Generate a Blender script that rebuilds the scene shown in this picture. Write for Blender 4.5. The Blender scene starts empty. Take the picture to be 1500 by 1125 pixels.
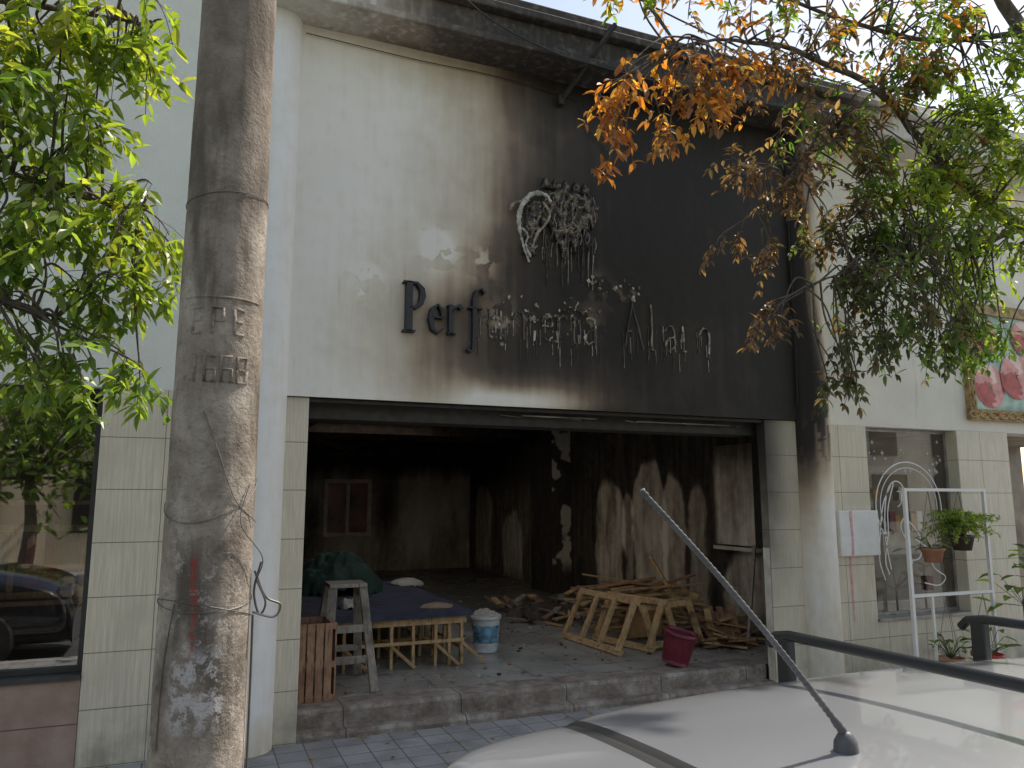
import bpy, math, random
import numpy as np
from mathutils import Vector, Matrix
random.seed(7); RNG=np.random.RandomState(3)
sc=bpy.context.scene
COL=bpy.context.collection

# ------------------------------------------------------------------ node helper
class NT:
    def __init__(s,name):
        s.m=bpy.data.materials.new(name); s.m.use_nodes=True
        s.t=s.m.node_tree; s.b=s.t.nodes["Principled BSDF"]; s.out=s.t.nodes["Material Output"]
        s._pos=None
    def n(s,k): return s.t.nodes.new(k)
    def put(s,inp,v):
        if v is None: return
        if isinstance(v,bpy.types.NodeSocket): s.t.links.new(v,inp)
        else:
            if isinstance(v,tuple) and len(v)==3 and inp.type=='RGBA': v=(*v,1)
            inp.default_value=v
    def math(s,op,a,b=None,c=None,clamp=False):
        n=s.n("ShaderNodeMath"); n.operation=op; n.use_clamp=clamp
        s.put(n.inputs[0],a); s.put(n.inputs[1],b)
        if c is not None: s.put(n.inputs[2],c)
        return n.outputs[0]
    def pos(s):
        if s._pos is None:
            g=s.n("ShaderNodeNewGeometry"); x=s.n("ShaderNodeSeparateXYZ"); s.t.links.new(g.outputs["Position"],x.inputs[0])
            s._pos=(g.outputs["Position"],x.outputs[0],x.outputs[1],x.outputs[2])
        return s._pos
    def vec(s,sx=1,sy=1,sz=1,src=None):
        n=s.n("ShaderNodeVectorMath"); n.operation='MULTIPLY'
        s.put(n.inputs[0],src or s.pos()[0]); n.inputs[1].default_value=(sx,sy,sz); return n.outputs[0]
    def noise(s,scale,detail=4,vec=None,rough=.55,dist=0):
        n=s.n("ShaderNodeTexNoise"); s.put(n.inputs["Vector"],vec or s.pos()[0])
        n.inputs["Scale"].default_value=scale; n.inputs["Detail"].default_value=min(detail,4)
        n.inputs["Roughness"].default_value=rough; n.inputs["Distortion"].default_value=dist
        return n.outputs["Fac"]
    def ramp(s,f,stops,interp='LINEAR'):
        n=s.n("ShaderNodeValToRGB"); n.color_ramp.interpolation=interp
        e=n.color_ramp.elements
        while len(e)<len(stops): e.new(.5)
        for i,(p,c) in enumerate(stops):
            e[i].position=p; c=(c,c,c) if not isinstance(c,tuple) else c; e[i].color=(*c[:3],1)
        s.put(n.inputs[0],f); return n.outputs[0]
    def mix(s,f,a,b,mode='MIX'):
        n=s.n("ShaderNodeMix"); n.data_type='RGBA'; n.blend_type=mode
        s.put(n.inputs[0],f); s.put(n.inputs[6],a); s.put(n.inputs[7],b); return n.outputs[2]
    def attr(s,name,vec=False):
        n=s.n("ShaderNodeAttribute"); n.attribute_name=name; return n.outputs["Color" if vec else "Fac"]
    def smooth(s,v,a,b):
        n=s.n("ShaderNodeMapRange"); n.interpolation_type='SMOOTHSTEP'; s.put(n.inputs[0],v)
        n.inputs[1].default_value=a; n.inputs[2].default_value=b; return n.outputs[0]
    def joint(s,v,size,off,w):
        a=s.math('FRACT',s.math('DIVIDE',s.math('SUBTRACT',v,off),size))
        return s.math('LESS_THAN',a,w/size)
    def bump(s,h,strength=.3,dist=.01):
        n=s.n("ShaderNodeBump"); n.inputs["Strength"].default_value=strength; n.inputs["Distance"].default_value=dist
        s.put(n.inputs["Height"],h); s.put(s.b.inputs["Normal"],n.outputs[0]); return n.outputs[0]
    def fin(s,base=None,rough=.7,metal=0,spec=None):
        s.put(s.b.inputs["Base Color"],base); s.put(s.b.inputs["Roughness"],rough); s.put(s.b.inputs["Metallic"],metal)
        if spec is not None: s.b.inputs["Specular IOR Level"].default_value=spec
        return s.m
def simple(name,col,rough=.6,metal=0,var=.25,scale=12,bump=.15,spec=None):
    t=NT(name); f=t.noise(scale,4)
    dark=tuple(c*(1-var) for c in col); light=tuple(min(1,c*(1+var)) for c in col)
    c=t.ramp(f,[(.3,dark),(.7,light)])
    if bump: t.bump(f,bump,.01)
    return t.fin(c,rough,metal,spec)

# ------------------------------------------------------------------ mesh builder
class MB:
    def __init__(s): s.v=[];s.f=[];s.mi=[];s.c=[]
    def face(s,idx,m=0): s.f.append(tuple(idx)); s.mi.append(m)
    def box(s,lo,hi,m=0,M=None):
        x0,y0,z0=lo;x1,y1,z1=hi;k=len(s.v)
        P=[(x0,y0,z0),(x1,y0,z0),(x1,y1,z0),(x0,y1,z0),(x0,y0,z1),(x1,y0,z1),(x1,y1,z1),(x0,y1,z1)]
        if M is not None: P=[tuple(M@Vector(p)) for p in P]
        s.v+=P
        for q in ((0,3,2,1),(4,5,6,7),(0,1,5,4),(1,2,6,5),(2,3,7,6),(3,0,4,7)): s.face([k+i for i in q],m)
    def beam(s,a,b,w,h,m=0,up=(0,0,1)):
        a=Vector(a);b=Vector(b);d=(b-a);L=d.length;d.normalize();u=Vector(up)
        if abs(d.dot(u))>.98:u=Vector((1,0,0))
        sd=d.cross(u).normalized();u2=sd.cross(d)
        M=Matrix((( d.x,sd.x,u2.x,a.x),(d.y,sd.y,u2.y,a.y),(d.z,sd.z,u2.z,a.z),(0,0,0,1)))
        s.box((0,-w/2,-h/2),(L,w/2,h/2),m,M)
    def tube(s,pts,r,seg=8,m=0,caps=True):
        pts=[Vector(p) for p in pts]; n=len(pts); rr=r if isinstance(r,(list,tuple)) else [r]*n
        k=len(s.v); u=None
        for i,p in enumerate(pts):
            d=(pts[min(i+1,n-1)]-pts[max(i-1,0)])
            if d.length<1e-9:d=Vector((0,0,1))
            d.normalize()
            if u is None:
                u=Vector((0,0,1)) if abs(d.z)<.9 else Vector((1,0,0))
            u=(u-d*u.dot(d)); 
            if u.length<1e-6:u=d.orthogonal()
            u.normalize(); w=d.cross(u)
            for j in range(seg):
                a=2*math.pi*j/seg; s.v.append(tuple(p+(u*math.cos(a)+w*math.sin(a))*rr[i]))
        for i in range(n-1):
            for j in range(seg):
                j2=(j+1)%seg; s.face((k+i*seg+j,k+i*seg+j2,k+(i+1)*seg+j2,k+(i+1)*seg+j),m)
        if caps:
            s.face([k+j for j in range(seg)][::-1],m); s.face([k+(n-1)*seg+j for j in range(seg)],m)
    def lathe(s,prof,c,seg=24,m=0,M=None):
        k=len(s.v)
        for r,z in prof:
            for j in range(seg):
                a=2*math.pi*j/seg; p=Vector((r*math.cos(a),r*math.sin(a),z))
                if M is not None:p=M@p
                s.v.append((p.x+c[0],p.y+c[1],p.z+c[2]))
        for i in range(len(prof)-1):
            for j in range(seg):
                j2=(j+1)%seg; s.face((k+i*seg+j,k+i*seg+j2,k+(i+1)*seg+j2,k+(i+1)*seg+j),m)
    def ribbon(s,pts,w,y0,y1,m=0):
        n=len(pts); ww=w if isinstance(w,(list,tuple)) else [w]*n; k=len(s.v)
        for i,(x,z) in enumerate(pts):
            a=pts[max(i-1,0)];b=pts[min(i+1,n-1)]; dx,dz=b[0]-a[0],b[1]-a[1];L=math.hypot(dx,dz) or 1
            nx,nz=-dz/L*ww[i]/2,dx/L*ww[i]/2
            s.v+=[(x+nx,y1,z+nz),(x-nx,y1,z-nz),(x+nx,y0,z+nz),(x-nx,y0,z-nz)]
        for i in range(n-1):
            a=k+4*i;b=a+4
            s.face((a,b,b+1,a+1),m);s.face((a,a+2,b+2,b),m);s.face((a+1,b+1,b+3,a+3),m)
        s.face((k,k+1,k+3,k+2),m);e=k+4*(n-1);s.face((e,e+2,e+3,e+1),m)
    def obj(s,name,mats,parent=None,smooth=False,bevel=0,colattr=None):
        me=bpy.data.meshes.new(name); me.from_pydata(s.v,[],s.f); me.update()
        for m in mats: me.materials.append(m)
        me.polygons.foreach_set("material_index",s.mi)
        if smooth: me.polygons.foreach_set("use_smooth",[True]*len(s.f))
        if colattr:
            at=me.attributes.new("col",'FLOAT_COLOR','POINT'); at.data.foreach_set("color",np.array(s.c,dtype=np.float32).ravel())
        o=bpy.data.objects.new(name,me); COL.objects.link(o)
        if parent:o.parent=parent
        if bevel:
            b=o.modifiers.new("bevel",'BEVEL'); b.width=bevel; b.segments=2; b.limit_method='ANGLE'
        return o
def empty(name,loc=(0,0,0)):
    o=bpy.data.objects.new(name,None); COL.objects.link(o); o.empty_display_size=.2; return o
def spline(pts,n=8):
    P=[Vector(p) for p in pts]; P=[P[0]*2-P[1]]+P+[P[-1]*2-P[-2]]; o=[]
    for i in range(1,len(P)-2):
        for j in range(n):
            t=j/n; a,b,c,d=P[i-1],P[i],P[i+1],P[i+2]
            o.append(.5*((2*b)+(c-a)*t+(2*a-5*b+4*c-d)*t*t+(3*b-a-3*c+d)*t**3))
    o.append(P[-2]); return o

# ------------------------------------------------------------------ numpy noise
def vn(x,y,s,seed):
    r=np.random.RandomState(seed).rand(256,256); x=np.asarray(x)*s+40; y=np.asarray(y)*s+40
    xi=np.floor(x).astype(int);yi=np.floor(y).astype(int);fx=x-xi;fy=y-yi
    fx=fx*fx*(3-2*fx);fy=fy*fy*(3-2*fy); g=lambda a,b:r[a%256,b%256]
    return (g(xi,yi)*(1-fx)+g(xi+1,yi)*fx)*(1-fy)+(g(xi,yi+1)*(1-fx)+g(xi+1,yi+1)*fx)*fy
def fbm(x,y,s,seed,o=4):
    v=0;a=.5;t=0
    for i in range(o): v=v+a*vn(x,y,s*2**i,seed+i);t+=a;a*=.5
    return v/t
def ss(v,a,b):
    t=np.clip((v-a)/(b-a),0,1); return t*t*(3-2*t)
def gs(x,z,cx,cz,rx,rz): return np.exp(-((x-cx)/rx)**2-((z-cz)/rz)**2)
def grid(name,O,U,V,w,h,res,func,mat,parent,relief=None):
    nu=max(2,int(w/res));nv=max(2,int(h/res))
    u=np.linspace(0,w,nu+1);v=np.linspace(0,h,nv+1);uu,vv=np.meshgrid(u,v)
    O=np.array(O,float);U=np.array(U,float);V=np.array(V,float);N=np.cross(U,V)
    r=np.zeros_like(uu) if relief is None else relief(uu,vv)
    P=O+uu[...,None]*U+vv[...,None]*V+r[...,None]*N
    i=np.arange(nv)[:,None]*(nu+1)+np.arange(nu)[None,:]
    F=np.stack([i,i+1,i+nu+2,i+nu+1],-1).reshape(-1,4)
    me=bpy.data.meshes.new(name); me.from_pydata(P.reshape(-1,3).tolist(),[],F.tolist()); me.update()
    at=me.attributes.new("soot",'FLOAT','POINT'); at.data.foreach_set("value",np.clip(func(uu,vv),0,1).astype(np.float32).ravel())
    me.materials.append(mat); me.polygons.foreach_set("use_smooth",[True]*len(F))
    o=bpy.data.objects.new(name,me);COL.objects.link(o);o.parent=parent;return o

# ------------------------------------------------------------------ materials
def soot_mat(name,white,stops,rough=.75,bumpscale=60,bumps=.12,var=.12):
    t=NT(name); s=t.attr("soot"); n=t.noise(9,6); n2=t.noise(3,4,t.vec(6,6,.6))
    s2=t.math('ADD',s,t.math('MULTIPLY',t.math('SUBTRACT',n,.5),var))
    s2=t.math('ADD',s2,t.math('MULTIPLY',t.math('SUBTRACT',n2,.5),var))
    c=t.ramp(s2,[(0,white)]+stops)
    d=t.ramp(t.noise(1.1,3),[(.3,.92),(.7,1.0)])
    c=t.mix(1,c,d,'MULTIPLY')
    t.bump(t.noise(bumpscale,3),bumps,.01)
    return t.fin(c,rough,spec=.3)
SST=[(.12,(.72,.65,.54)),(.30,(.48,.39,.29)),(.52,(.20,.152,.112)),(.78,(.066,.051,.041)),(1,(.026,.022,.020))]
M_sign=soot_mat("sooty_painted_panel",(.86,.82,.76),SST,.6,90,.06)
M_col=soot_mat("sooty_white_column",(.87,.86,.85),SST,.6,40,.1)
M_int=soot_mat("burned_plaster",(.78,.74,.67),[(.2,(.60,.55,.47)),(.45,(.30,.26,.21)),(.7,(.10,.083,.068)),(1,(.024,.020,.018))],.85,25,.5,.3)
def stucco(name,col):
    t=NT(name); n=t.noise(1.3,4); st=t.noise(2.5,4,t.vec(5,5,.5))
    c=t.ramp(n,[(.3,tuple(x*.86 for x in col)),(.65,col)])
    c=t.mix(t.math('MULTIPLY',t.smooth(st,.58,.8),.7),c,(.42,.42,.36)); 
    f=t.noise(110,2); g=t.noise(22,3)
    t.bump(t.math('ADD',f,g),.45,.01); return t.fin(c,.85,spec=.2)
M_stL=stucco("stucco_pale_green",(.79,.80,.74)); M_stR=stucco("stucco_cream",(.85,.81,.71))
def tile(name,size_x,offx,size_z,offz,col,sootx=None):
    t=NT(name); P,x,y,z=t.pos()
    xy=t.math('ADD',x,y)
    j=t.math('MAXIMUM',t.joint(xy,size_x,offx,.006),t.joint(z,size_z,offz,.006))
    st=t.noise(1,3,t.vec(130,130,4)); bl=t.noise(2.2,3)
    c=t.ramp(st,[(.3,tuple(k*.80 for k in col)),(.7,tuple(min(1,k*1.1) for k in col))])
    c=t.mix(t.smooth(bl,.45,.75),c,tuple(k*.82 for k in col))
    c=t.mix(j,c,(.24,.22,.18))
    dirt=t.math('MULTIPLY',t.smooth(z,.5,0),t.smooth(t.noise(6,4),.35,.7))
    c=t.mix(t.math('MULTIPLY',dirt,.6),c,(.2,.17,.13))
    if sootx:
        a=t.smooth(t.math('ABSOLUTE',t.math('SUBTRACT',x,sootx[0])),sootx[1],0)
        a=t.math('MULTIPLY',a,t.smooth(t.math('ADD',z,t.noise(3,4)),sootx[2],sootx[3]))
        c=t.mix(a,c,(.05,.042,.036))
    t.bump(t.math('ADD',t.math('MULTIPLY',j,-1),t.math('MULTIPLY',st,.25)),.5,.004)
    return t.fin(c,.45,spec=.4)
M_tile=tile("facade_tile",.5,-.2,.345,.035,(.71,.64,.51),(4.9,.50,.6,2.6))
M_tileC=tile("facade_tile_clean",.5,-.2,.345,.035,(.71,.64,.51))
t=NT("base_paint_salmon"); c=t.ramp(t.noise(4,4),[(.3,(.30,.20,.15)),(.7,(.46,.33,.27))])
c=t.mix(t.joint(t.pos()[3],.3,.0,.008),c,(.15,.1,.08)); t.bump(t.noise(40,3),.3); M_base=t.fin(c,.8)
def cornice():
    t=NT("sooty_cornice_concrete"); P,x,y,z=t.pos(); n=t.noise(2.2,4)
    xx=t.math('ADD',x,t.math('MULTIPLY',t.math('SUBTRACT',n,.5),1.4))
    a=t.math('MULTIPLY',t.smooth(xx,.3,2.5),t.smooth(xx,6.8,5.2))
    st=t.noise(2,4,t.vec(9,9,1))
    a=t.math('SUBTRACT',a,t.math('MULTIPLY',t.smooth(st,.45,.8),.25),clamp=True)
    c=t.ramp(a,[(0,(.62,.59,.53)),(.3,(.30,.25,.20)),(.65,(.10,.082,.068)),(1,(.036,.030,.027))])
    c=t.mix(t.smooth(t.noise(14,4),.5,.75),c,t.mix(.35,c,(.3,.27,.22)))
    t.bump(t.noise(30,3),.3); return t.fin(c,.8)
M_corn=cornice()
def concrete_pole():
    t=NT("weathered_pole_concrete"); P,x,y,z=t.pos()
    n=t.noise(5,4,rough=.7); f=t.noise(60,4,rough=.75)
    c=t.ramp(n,[(.28,(.17,.138,.112)),(.5,(.35,.295,.24)),(.72,(.52,.455,.38))])
    c=t.mix(t.smooth(t.noise(2.2,4,t.vec(3,3,.7)),.50,.66),c,(.15,.125,.10))
    c=t.mix(t.math('MULTIPLY',t.smooth(f,.5,.72),.5),c,(.12,.10,.085))
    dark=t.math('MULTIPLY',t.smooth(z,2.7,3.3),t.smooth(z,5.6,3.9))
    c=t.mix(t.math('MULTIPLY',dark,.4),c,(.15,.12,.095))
    wp=t.math('MULTIPLY',t.smooth(t.math('ABSOLUTE',t.math('SUBTRACT',z,1.08)),.16,.08),t.smooth(t.noise(13,4,rough=.8),.44,.56))
    wp=t.math('MULTIPLY',wp,t.smooth(t.math('ABSOLUTE',t.math('SUBTRACT',x,.05)),.10,.06))
    c=t.mix(t.math('MULTIPLY',wp,.8),c,(.66,.63,.62))
    wl=t.math('MULTIPLY',t.smooth(z,2.1,1.4),t.smooth(t.noise(14,4,rough=.8),.55,.66)); c=t.mix(t.math('MULTIPLY',wl,.6),c,(.60,.54,.49))
    rd=t.math('MULTIPLY',t.smooth(t.math('ABSOLUTE',t.math('SUBTRACT',x,t.math('ADD',-.005,t.math('MULTIPLY',t.noise(5,2),.05)))),.014,.005),
        t.math('MULTIPLY',t.smooth(t.math('ABSOLUTE',t.math('SUBTRACT',z,1.36)),.19,.12),t.smooth(t.noise(34,4),.40,.55)))
    c=t.mix(t.math('MULTIPLY',rd,.8),c,(.38,.07,.055))
    t.bump(t.math('ADD',t.math('MULTIPLY',f,.6),n),.9,.016); return t.fin(c,.9,spec=.2)
M_pole=concrete_pole()
def pavers():
    t=NT("sidewalk_pavers"); P,x,y,z=t.pos()
    j=t.math('MAXIMUM',t.joint(x,.2,0,.008),t.joint(y,.2,.03,.008))
    cx=t.math('FLOOR',t.math('DIVIDE',x,.2)); cy=t.math('FLOOR',t.math('DIVIDE',t.math('SUBTRACT',y,.03),.2))
    cb=t.n("ShaderNodeCombineXYZ"); t.put(cb.inputs[0],cx); t.put(cb.inputs[1],cy)
    w=t.n("ShaderNodeTexWhiteNoise"); t.put(w.inputs[0],cb.outputs[0])
    c=t.ramp(w.outputs[0],[(0,(.27,.27,.27)),(1,(.37,.37,.365))])
    c=t.mix(t.smooth(t.noise(3,4),.4,.7),c,(.23,.225,.22)); c=t.mix(t.math('MULTIPLY',t.smooth(t.noise(26,4,rough=.8),.55,.7),.4),c,(.17,.16,.15)); c=t.mix(j,c,(.12,.11,.10))
    t.bump(t.math('SUBTRACT',t.math('MULTIPLY',t.noise(50,3),.4),j),.5,.006); return t.fin(c,.92,spec=.2)
M_pave=pavers()
def floor():
    t=NT("sooty_floor_tile"); P,x,y,z=t.pos()
    j=t.math('MAXIMUM',t.joint(x,.45,.1,.007),t.joint(y,.45,.28,.007))
    n=t.noise(1.2,4); c=t.ramp(n,[(.3,(.27,.255,.23)),(.6,(.42,.40,.36)),(.8,(.50,.48,.44))])
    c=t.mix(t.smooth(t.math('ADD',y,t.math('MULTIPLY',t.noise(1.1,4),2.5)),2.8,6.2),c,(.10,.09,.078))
    c=t.mix(t.smooth(t.noise(7,4,rough=.75),.54,.72),c,(.14,.12,.10)); c=t.mix(j,c,(.11,.10,.09))
    r=t.ramp(t.noise(2.5,4),[(.35,.22),(.65,.5)]); t.bump(t.math('SUBTRACT',t.math('MULTIPLY',t.noise(30,3),.3),j),.35,.004)
    return t.fin(c,r)
M_floor=floor()
t=NT("sooty_step_stone"); n=t.noise(6,4,rough=.75); c=t.ramp(n,[(.3,(.12,.09,.072)),(.5,(.25,.205,.17)),(.75,(.46,.41,.36))]); c=t.mix(t.joint(t.pos()[1],.9,.2,.008),c,(.05,.05,.05)); t.bump(n,.6,.02); M_step=t.fin(c,.8)
M_asph=simple("asphalt",(.075,.075,.075),.9,0,.25,40,.4)
M_ground=simple("ground_earth",(.13,.12,.10),.95,0,.3,2,.2)
M_kerb=simple("kerb_concrete",(.34,.33,.31),.85,0,.2,9,.3)
M_black=simple("charred_black_letter",(.018,.018,.024),.35,0,.3,40,.2)
M_resid=simple("melted_acrylic_residue",(.28,.24,.185),.6,0,.7,22,.3)
M_resdark=simple("melted_dark_plastic",(.09,.075,.062),.55,0,.6,22,.3)
M_resw=simple("melted_white_plastic",(.44,.43,.38),.5,0,.6,18,.3)
M_metal=simple("galvanised_metal",(.35,.34,.33),.4,.7,.3,10,.1)
M_smetal=simple("scorched_track_glint",(.22,.20,.18),.5,.4,.6,6,.1)
M_dmetal=simple("sooty_metal",(.05,.045,.04),.55,.4,.3,12,.1)
M_wire=simple("black_cable",(.02,.02,.02),.5,0,.1,20,0)
M_gwire=simple("galvanised_wire",(.16,.15,.14),.5,.5,.1,20,0)
M_whitep=simple("white_painted_metal",(.78,.77,.75),.4,0,.06,10,.05)
def wood(name,a,b,sc=1):
    t=NT(name); tc=t.n("ShaderNodeTexCoord"); ob=tc.outputs["Object"]
    n=t.noise(6*sc,4,t.vec(1,1,1,ob),dist=1.5); g=t.noise(60*sc,3,t.vec(1,1,.2,ob)); m=t.noise(4,2,ob)
    c=t.ramp(n,[(.3,a),(.7,b)]); c=t.mix(t.smooth(g,.5,.75),c,tuple(k*.55 for k in a))
    c=t.mix(t.smooth(m,.58,.78),c,(.09,.065,.045)); t.bump(g,.3,.004); return t.fin(c,.65)
M_pine=wood("pine_slats",(.44,.26,.11),(.66,.46,.25)); M_crate=wood("red_brown_crate_wood",(.24,.12,.075),(.42,.25,.15))
M_grey=wood("weathered_grey_wood",(.20,.17,.14),(.36,.32,.27)); M_char=wood("charred_wood",(.02,.017,.015),(.12,.08,.05))
def cloth(name,a,b):
    t=NT(name); n=t.noise(5,4); c=t.ramp(n,[(.3,a),(.7,b)]); t.bump(t.noise(9,4),.6,.03); return t.fin(c,.8)
M_blue=cloth("dark_blue_cloth",(.018,.020,.04),(.05,.06,.10)); M_green=cloth("green_tarp",(.010,.034,.024),(.03,.075,.055))
M_rag=cloth("dirty_white_rag",(.34,.30,.26),(.58,.54,.48))
M_bark=simple("tree_bark",(.12,.095,.075),.9,0,.45,22,.8)
def glass(name,fac,tint=(.9,.93,.92)):
    m=bpy.data.materials.new(name); m.use_nodes=True; t=m.node_tree; t.nodes.clear()
    o=t.nodes.new("ShaderNodeOutputMaterial"); mx=t.nodes.new("ShaderNodeMixShader"); tr=t.nodes.new("ShaderNodeBsdfTransparent"); gl=t.nodes.new("ShaderNodeBsdfGlossy")
    lw=t.nodes.new("ShaderNodeFresnel"); lw.inputs[0].default_value=1.6; ad=t.nodes.new("ShaderNodeMath"); ad.operation='ADD'; ad.use_clamp=True; ad.inputs[1].default_value=fac
    tr.inputs[0].default_value=(*tint,1); gl.inputs["Roughness"].default_value=.015
    t.links.new(lw.outputs[0],ad.inputs[0]); t.links.new(ad.outputs[0],mx.inputs[0]); t.links.new(tr.outputs[0],mx.inputs[1]); t.links.new(gl.outputs[0],mx.inputs[2]); t.links.new(mx.outputs[0],o.inputs[0]); return m
M_glassL=glass("shop_window_glass",.30,(.85,.87,.85)); M_glassR=glass("clear_window_glass",.10)
def leafmat():
    t=NT("leaf"); c=t.attr("col",True)
    dif=t.n("ShaderNodeBsdfDiffuse"); tr=t.n("ShaderNodeBsdfTranslucent"); gl=t.n("ShaderNodeBsdfGlossy"); gl.inputs["Roughness"].default_value=.38
    t.put(dif.inputs[0],c); c2=t.mix(1,c,(2.7,2.6,1.1),'MULTIPLY'); t.put(tr.inputs[0],c2)
    m1=t.n("ShaderNodeMixShader"); m1.inputs[0].default_value=.5; t.t.links.new(dif.outputs[0],m1.inputs[1]); t.t.links.new(tr.outputs[0],m1.inputs[2])
    m2=t.n("ShaderNodeMixShader"); m2.inputs[0].default_value=.06; t.t.links.new(m1.outputs[0],m2.inputs[1]); t.t.links.new(gl.outputs[0],m2.inputs[2])
    t.t.links.new(m2.outputs[0],t.out.inputs[0]); return t.m
M_leaf=leafmat()

# ================================================================== GROUND
SW=.03
b=MB(); b.box((-150,-150,-1),(150,150,-.14)); b.obj("ground",[M_ground])
b=MB(); b.v=[(-60,-12,-.13),(60,-12,-.13),(60,-3.75,-.13),(-60,-3.75,-.13)]; b.face((0,1,2,3)); b.obj("road",[M_asph])
b=MB(); b.box((-60,-3.6,-.2),(60,.02,SW)); b.obj("sidewalk",[M_pave])
b=MB(); b.box((-60,-3.75,-.2),(60,-3.603,SW+.005)); b.obj("kerb",[M_kerb],bevel=.015)
b=MB(); b.box((-60,-15.2,-.2),(60,-12,0)); b.obj("sidewalk.001",[M_pave])

# ================================================================== BURNED SHOP
B=empty("burned_perfume_shop_building")
XB=np.array([1.95,1.62,1.55,1.84,2.02,2.14,2.24,2.24]); ZB=np.array([2.44,2.75,3.1,3.5,3.8,4.3,4.8,5.36])
def soot_sign(u,v):
    x=u+.59;z=v+2.44
    xb=np.interp(z,ZB,XB)+.50*(fbm(x,z,1.1,11)-.5)
    d=.26*ss(x-xb,-1.0,.10)+.50*ss(x-xb,-.30,.60)+.24*ss(x-xb,.35,1.3)
    d-= .72*gs(x,z,2.45,2.48,.70,.14)*ss(x,1.6,2.1)
    d-= .22*gs(x,z,3.0,2.60,.6,.2)
    d-= .16*gs(x,z,5.1,5.0,.5,.5)
    d-= .12*gs(x,z,4.3,3.0,.8,.4)
    d+= .10*gs(x,z,1.75,2.75,.3,.25)
    st=fbm(x*1.0,z*.06,16,21,3); d+=(st-.5)*.16*ss(d,.05,.4)
    d+= (fbm(x,z,2.5,31)-.5)*.20*ss(d,.03,.3)
    d+= .05*ss(fbm(x,z,.9,5),.45,.7)+.10*ss(z,4.8,5.36)*ss(x,.8,1.6)
    for cx,cz,r,a in [(1.72,3.68,.13,.4),(2.12,3.60,.12,.35),(1.15,3.36,.12,.2),(3.15,3.55,.12,.45),(3.35,3.45,.10,.5),(3.05,3.22,.16,.45),(2.25,3.15,.14,.45),(3.52,3.50,.05,.5)]:
        g=gs(x,z,cx,cz,r,r*1.05)*ss(fbm(x,z,9,41,4),.47,.56); d-=a*g
        e=np.abs(fbm(x,z,9,41,4)-.5)<.012; d+=.18*e*gs(x,z,cx,cz,r,r)
    dr=ss(vn(x,z*.05,45,77),.80,.93)*ss(z,2.65,2.95)*ss(z,3.4,3.1)*ss(x,2.1,2.4)*ss(x,4.4,4.2); d-=.22*dr
    dr=ss(vn(x,z*.04,38,78),.86,.95)*ss(z,2.5,2.7)*ss(z,3.9,3.0)*ss(vn(x,z,2,8),.4,.6); d+=.10*dr*ss(.5-d,0,.3)
    return d
grid("sign_panel_wall",(.59,-.03,2.44),(1,0,0),(0,0,1),4.76,2.92,.011,soot_sign,M_sign,B,
     relief=lambda u,v:.0015*(fbm(u,v,14,3,3)-.5)*2)
b=MB()
b.box((.59,-.026,2.441),(5.35,.15,5.36)); b.obj("panel_backing",[M_dmetal],B)
b=MB(); b.box((.59,.0,0),(.76,.26,2.438)); b.box((4.93,0,0),(5.40,.10,2.438)); b.obj("tile_jambs",[M_tile],B,bevel=.004)
b=MB(); b.box((.76,.02,2.41),(4.93,.08,2.436),1); b.box((2.5,.085,2.378),(3.2,.11,2.388)); b.box((3.6,.085,2.372),(4.6,.11,2.380)); b.box((.78,.15,2.30),(4.9,.42,2.436),1)  # paler metal pieces paint the light glinting off the shutter track
for i in range(9): b.beam((2.3+.3*i,.11,2.385-.004*(i%3)),(2.50+.28*i,.13,2.37+.006*(i%2)),.03,.005,i%2)
b.obj("shutter_box",[M_smetal,M_dmetal],B)
def column(name,cx,r,func):
    nth=40;nz=300;th=np.linspace(0,2*math.pi,nth,endpoint=False);z=np.linspace(0,5.40,nz)
    T,Z=np.meshgrid(th,z);P=np.stack([cx+r*np.cos(T),-.0+r*np.sin(T),Z],-1).reshape(-1,3)
    F=[(i*nth+j,i*nth+(j+1)%nth,(i+1)*nth+(j+1)%nth,(i+1)*nth+j) for i in range(nz-1) for j in range(nth)]
    me=bpy.data.meshes.new(name);me.from_pydata(P.tolist(),[],F);me.update()
    at=me.attributes.new("soot",'FLOAT','POINT');at.data.foreach_set("value",np.clip(func(T,Z),0,1).astype(np.float32).ravel())
    me.materials.append(M_col);me.polygons.foreach_set("use_smooth",[True]*len(F))
    o=bpy.data.objects.new(name,me);COL.objects.link(o);o.parent=B
column("column_clean",.42,.18,lambda T,Z:.03*fbm(T,Z,2,3)+.12*ss(Z,.35,0)*fbm(T,Z,5,8)*2)
def cs(T,Z):
    side=-np.cos(T); n=fbm(T,Z,1.6,9); n2=fbm(T,Z*.15,5,19)
    d=.66*ss(side+.9*(n-.5)+.6*(n2-.5),-.20,.80)*ss(Z,2.3,2.9)+.16*ss(Z,2.3,2.9)
    d+=.90*gs(T*0,Z,0,2.45,1,.44)*ss(side+.9*(n-.5),-.85,-.1)
    d+=.34*ss(side,.2,.9)*ss(Z,1.0,2.1)
    d-=.5*(fbm(T,Z,7,33)>.60)*gs(T*0,Z,0,2.45,1,.30)
    d+=.18*fbm(T,Z,6,4)*ss(Z,1.5,.0)+.05
    return d
column("column_sooty",5.48,.18,cs)
b=MB()
b.box((.2,-.40,5.36),(12,.3,5.42)); b.box((.2,-.35,5.42),(12,.3,5.63)); b.box((.2,-.43,5.63),(12,.3,5.70)); b.box((.2,-.30,5.70),(12,.3,5.86))
b.obj("cornice",[M_corn],B,bevel=.012)
b=MB(); WX0,WX1=1.6,3.8
b.box((-6,.31,5.45),(WX0,12,5.6)); b.box((WX1,.31,5.45),(12,12,5.6)); b.box((WX0,.31,5.45),(WX1,.8,5.6)); b.box((WX0,4.2,5.45),(WX1,4.6,5.6)); b.box((WX0,7.4,5.45),(WX1,12,5.6))  # roof left open over the added wells
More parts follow.
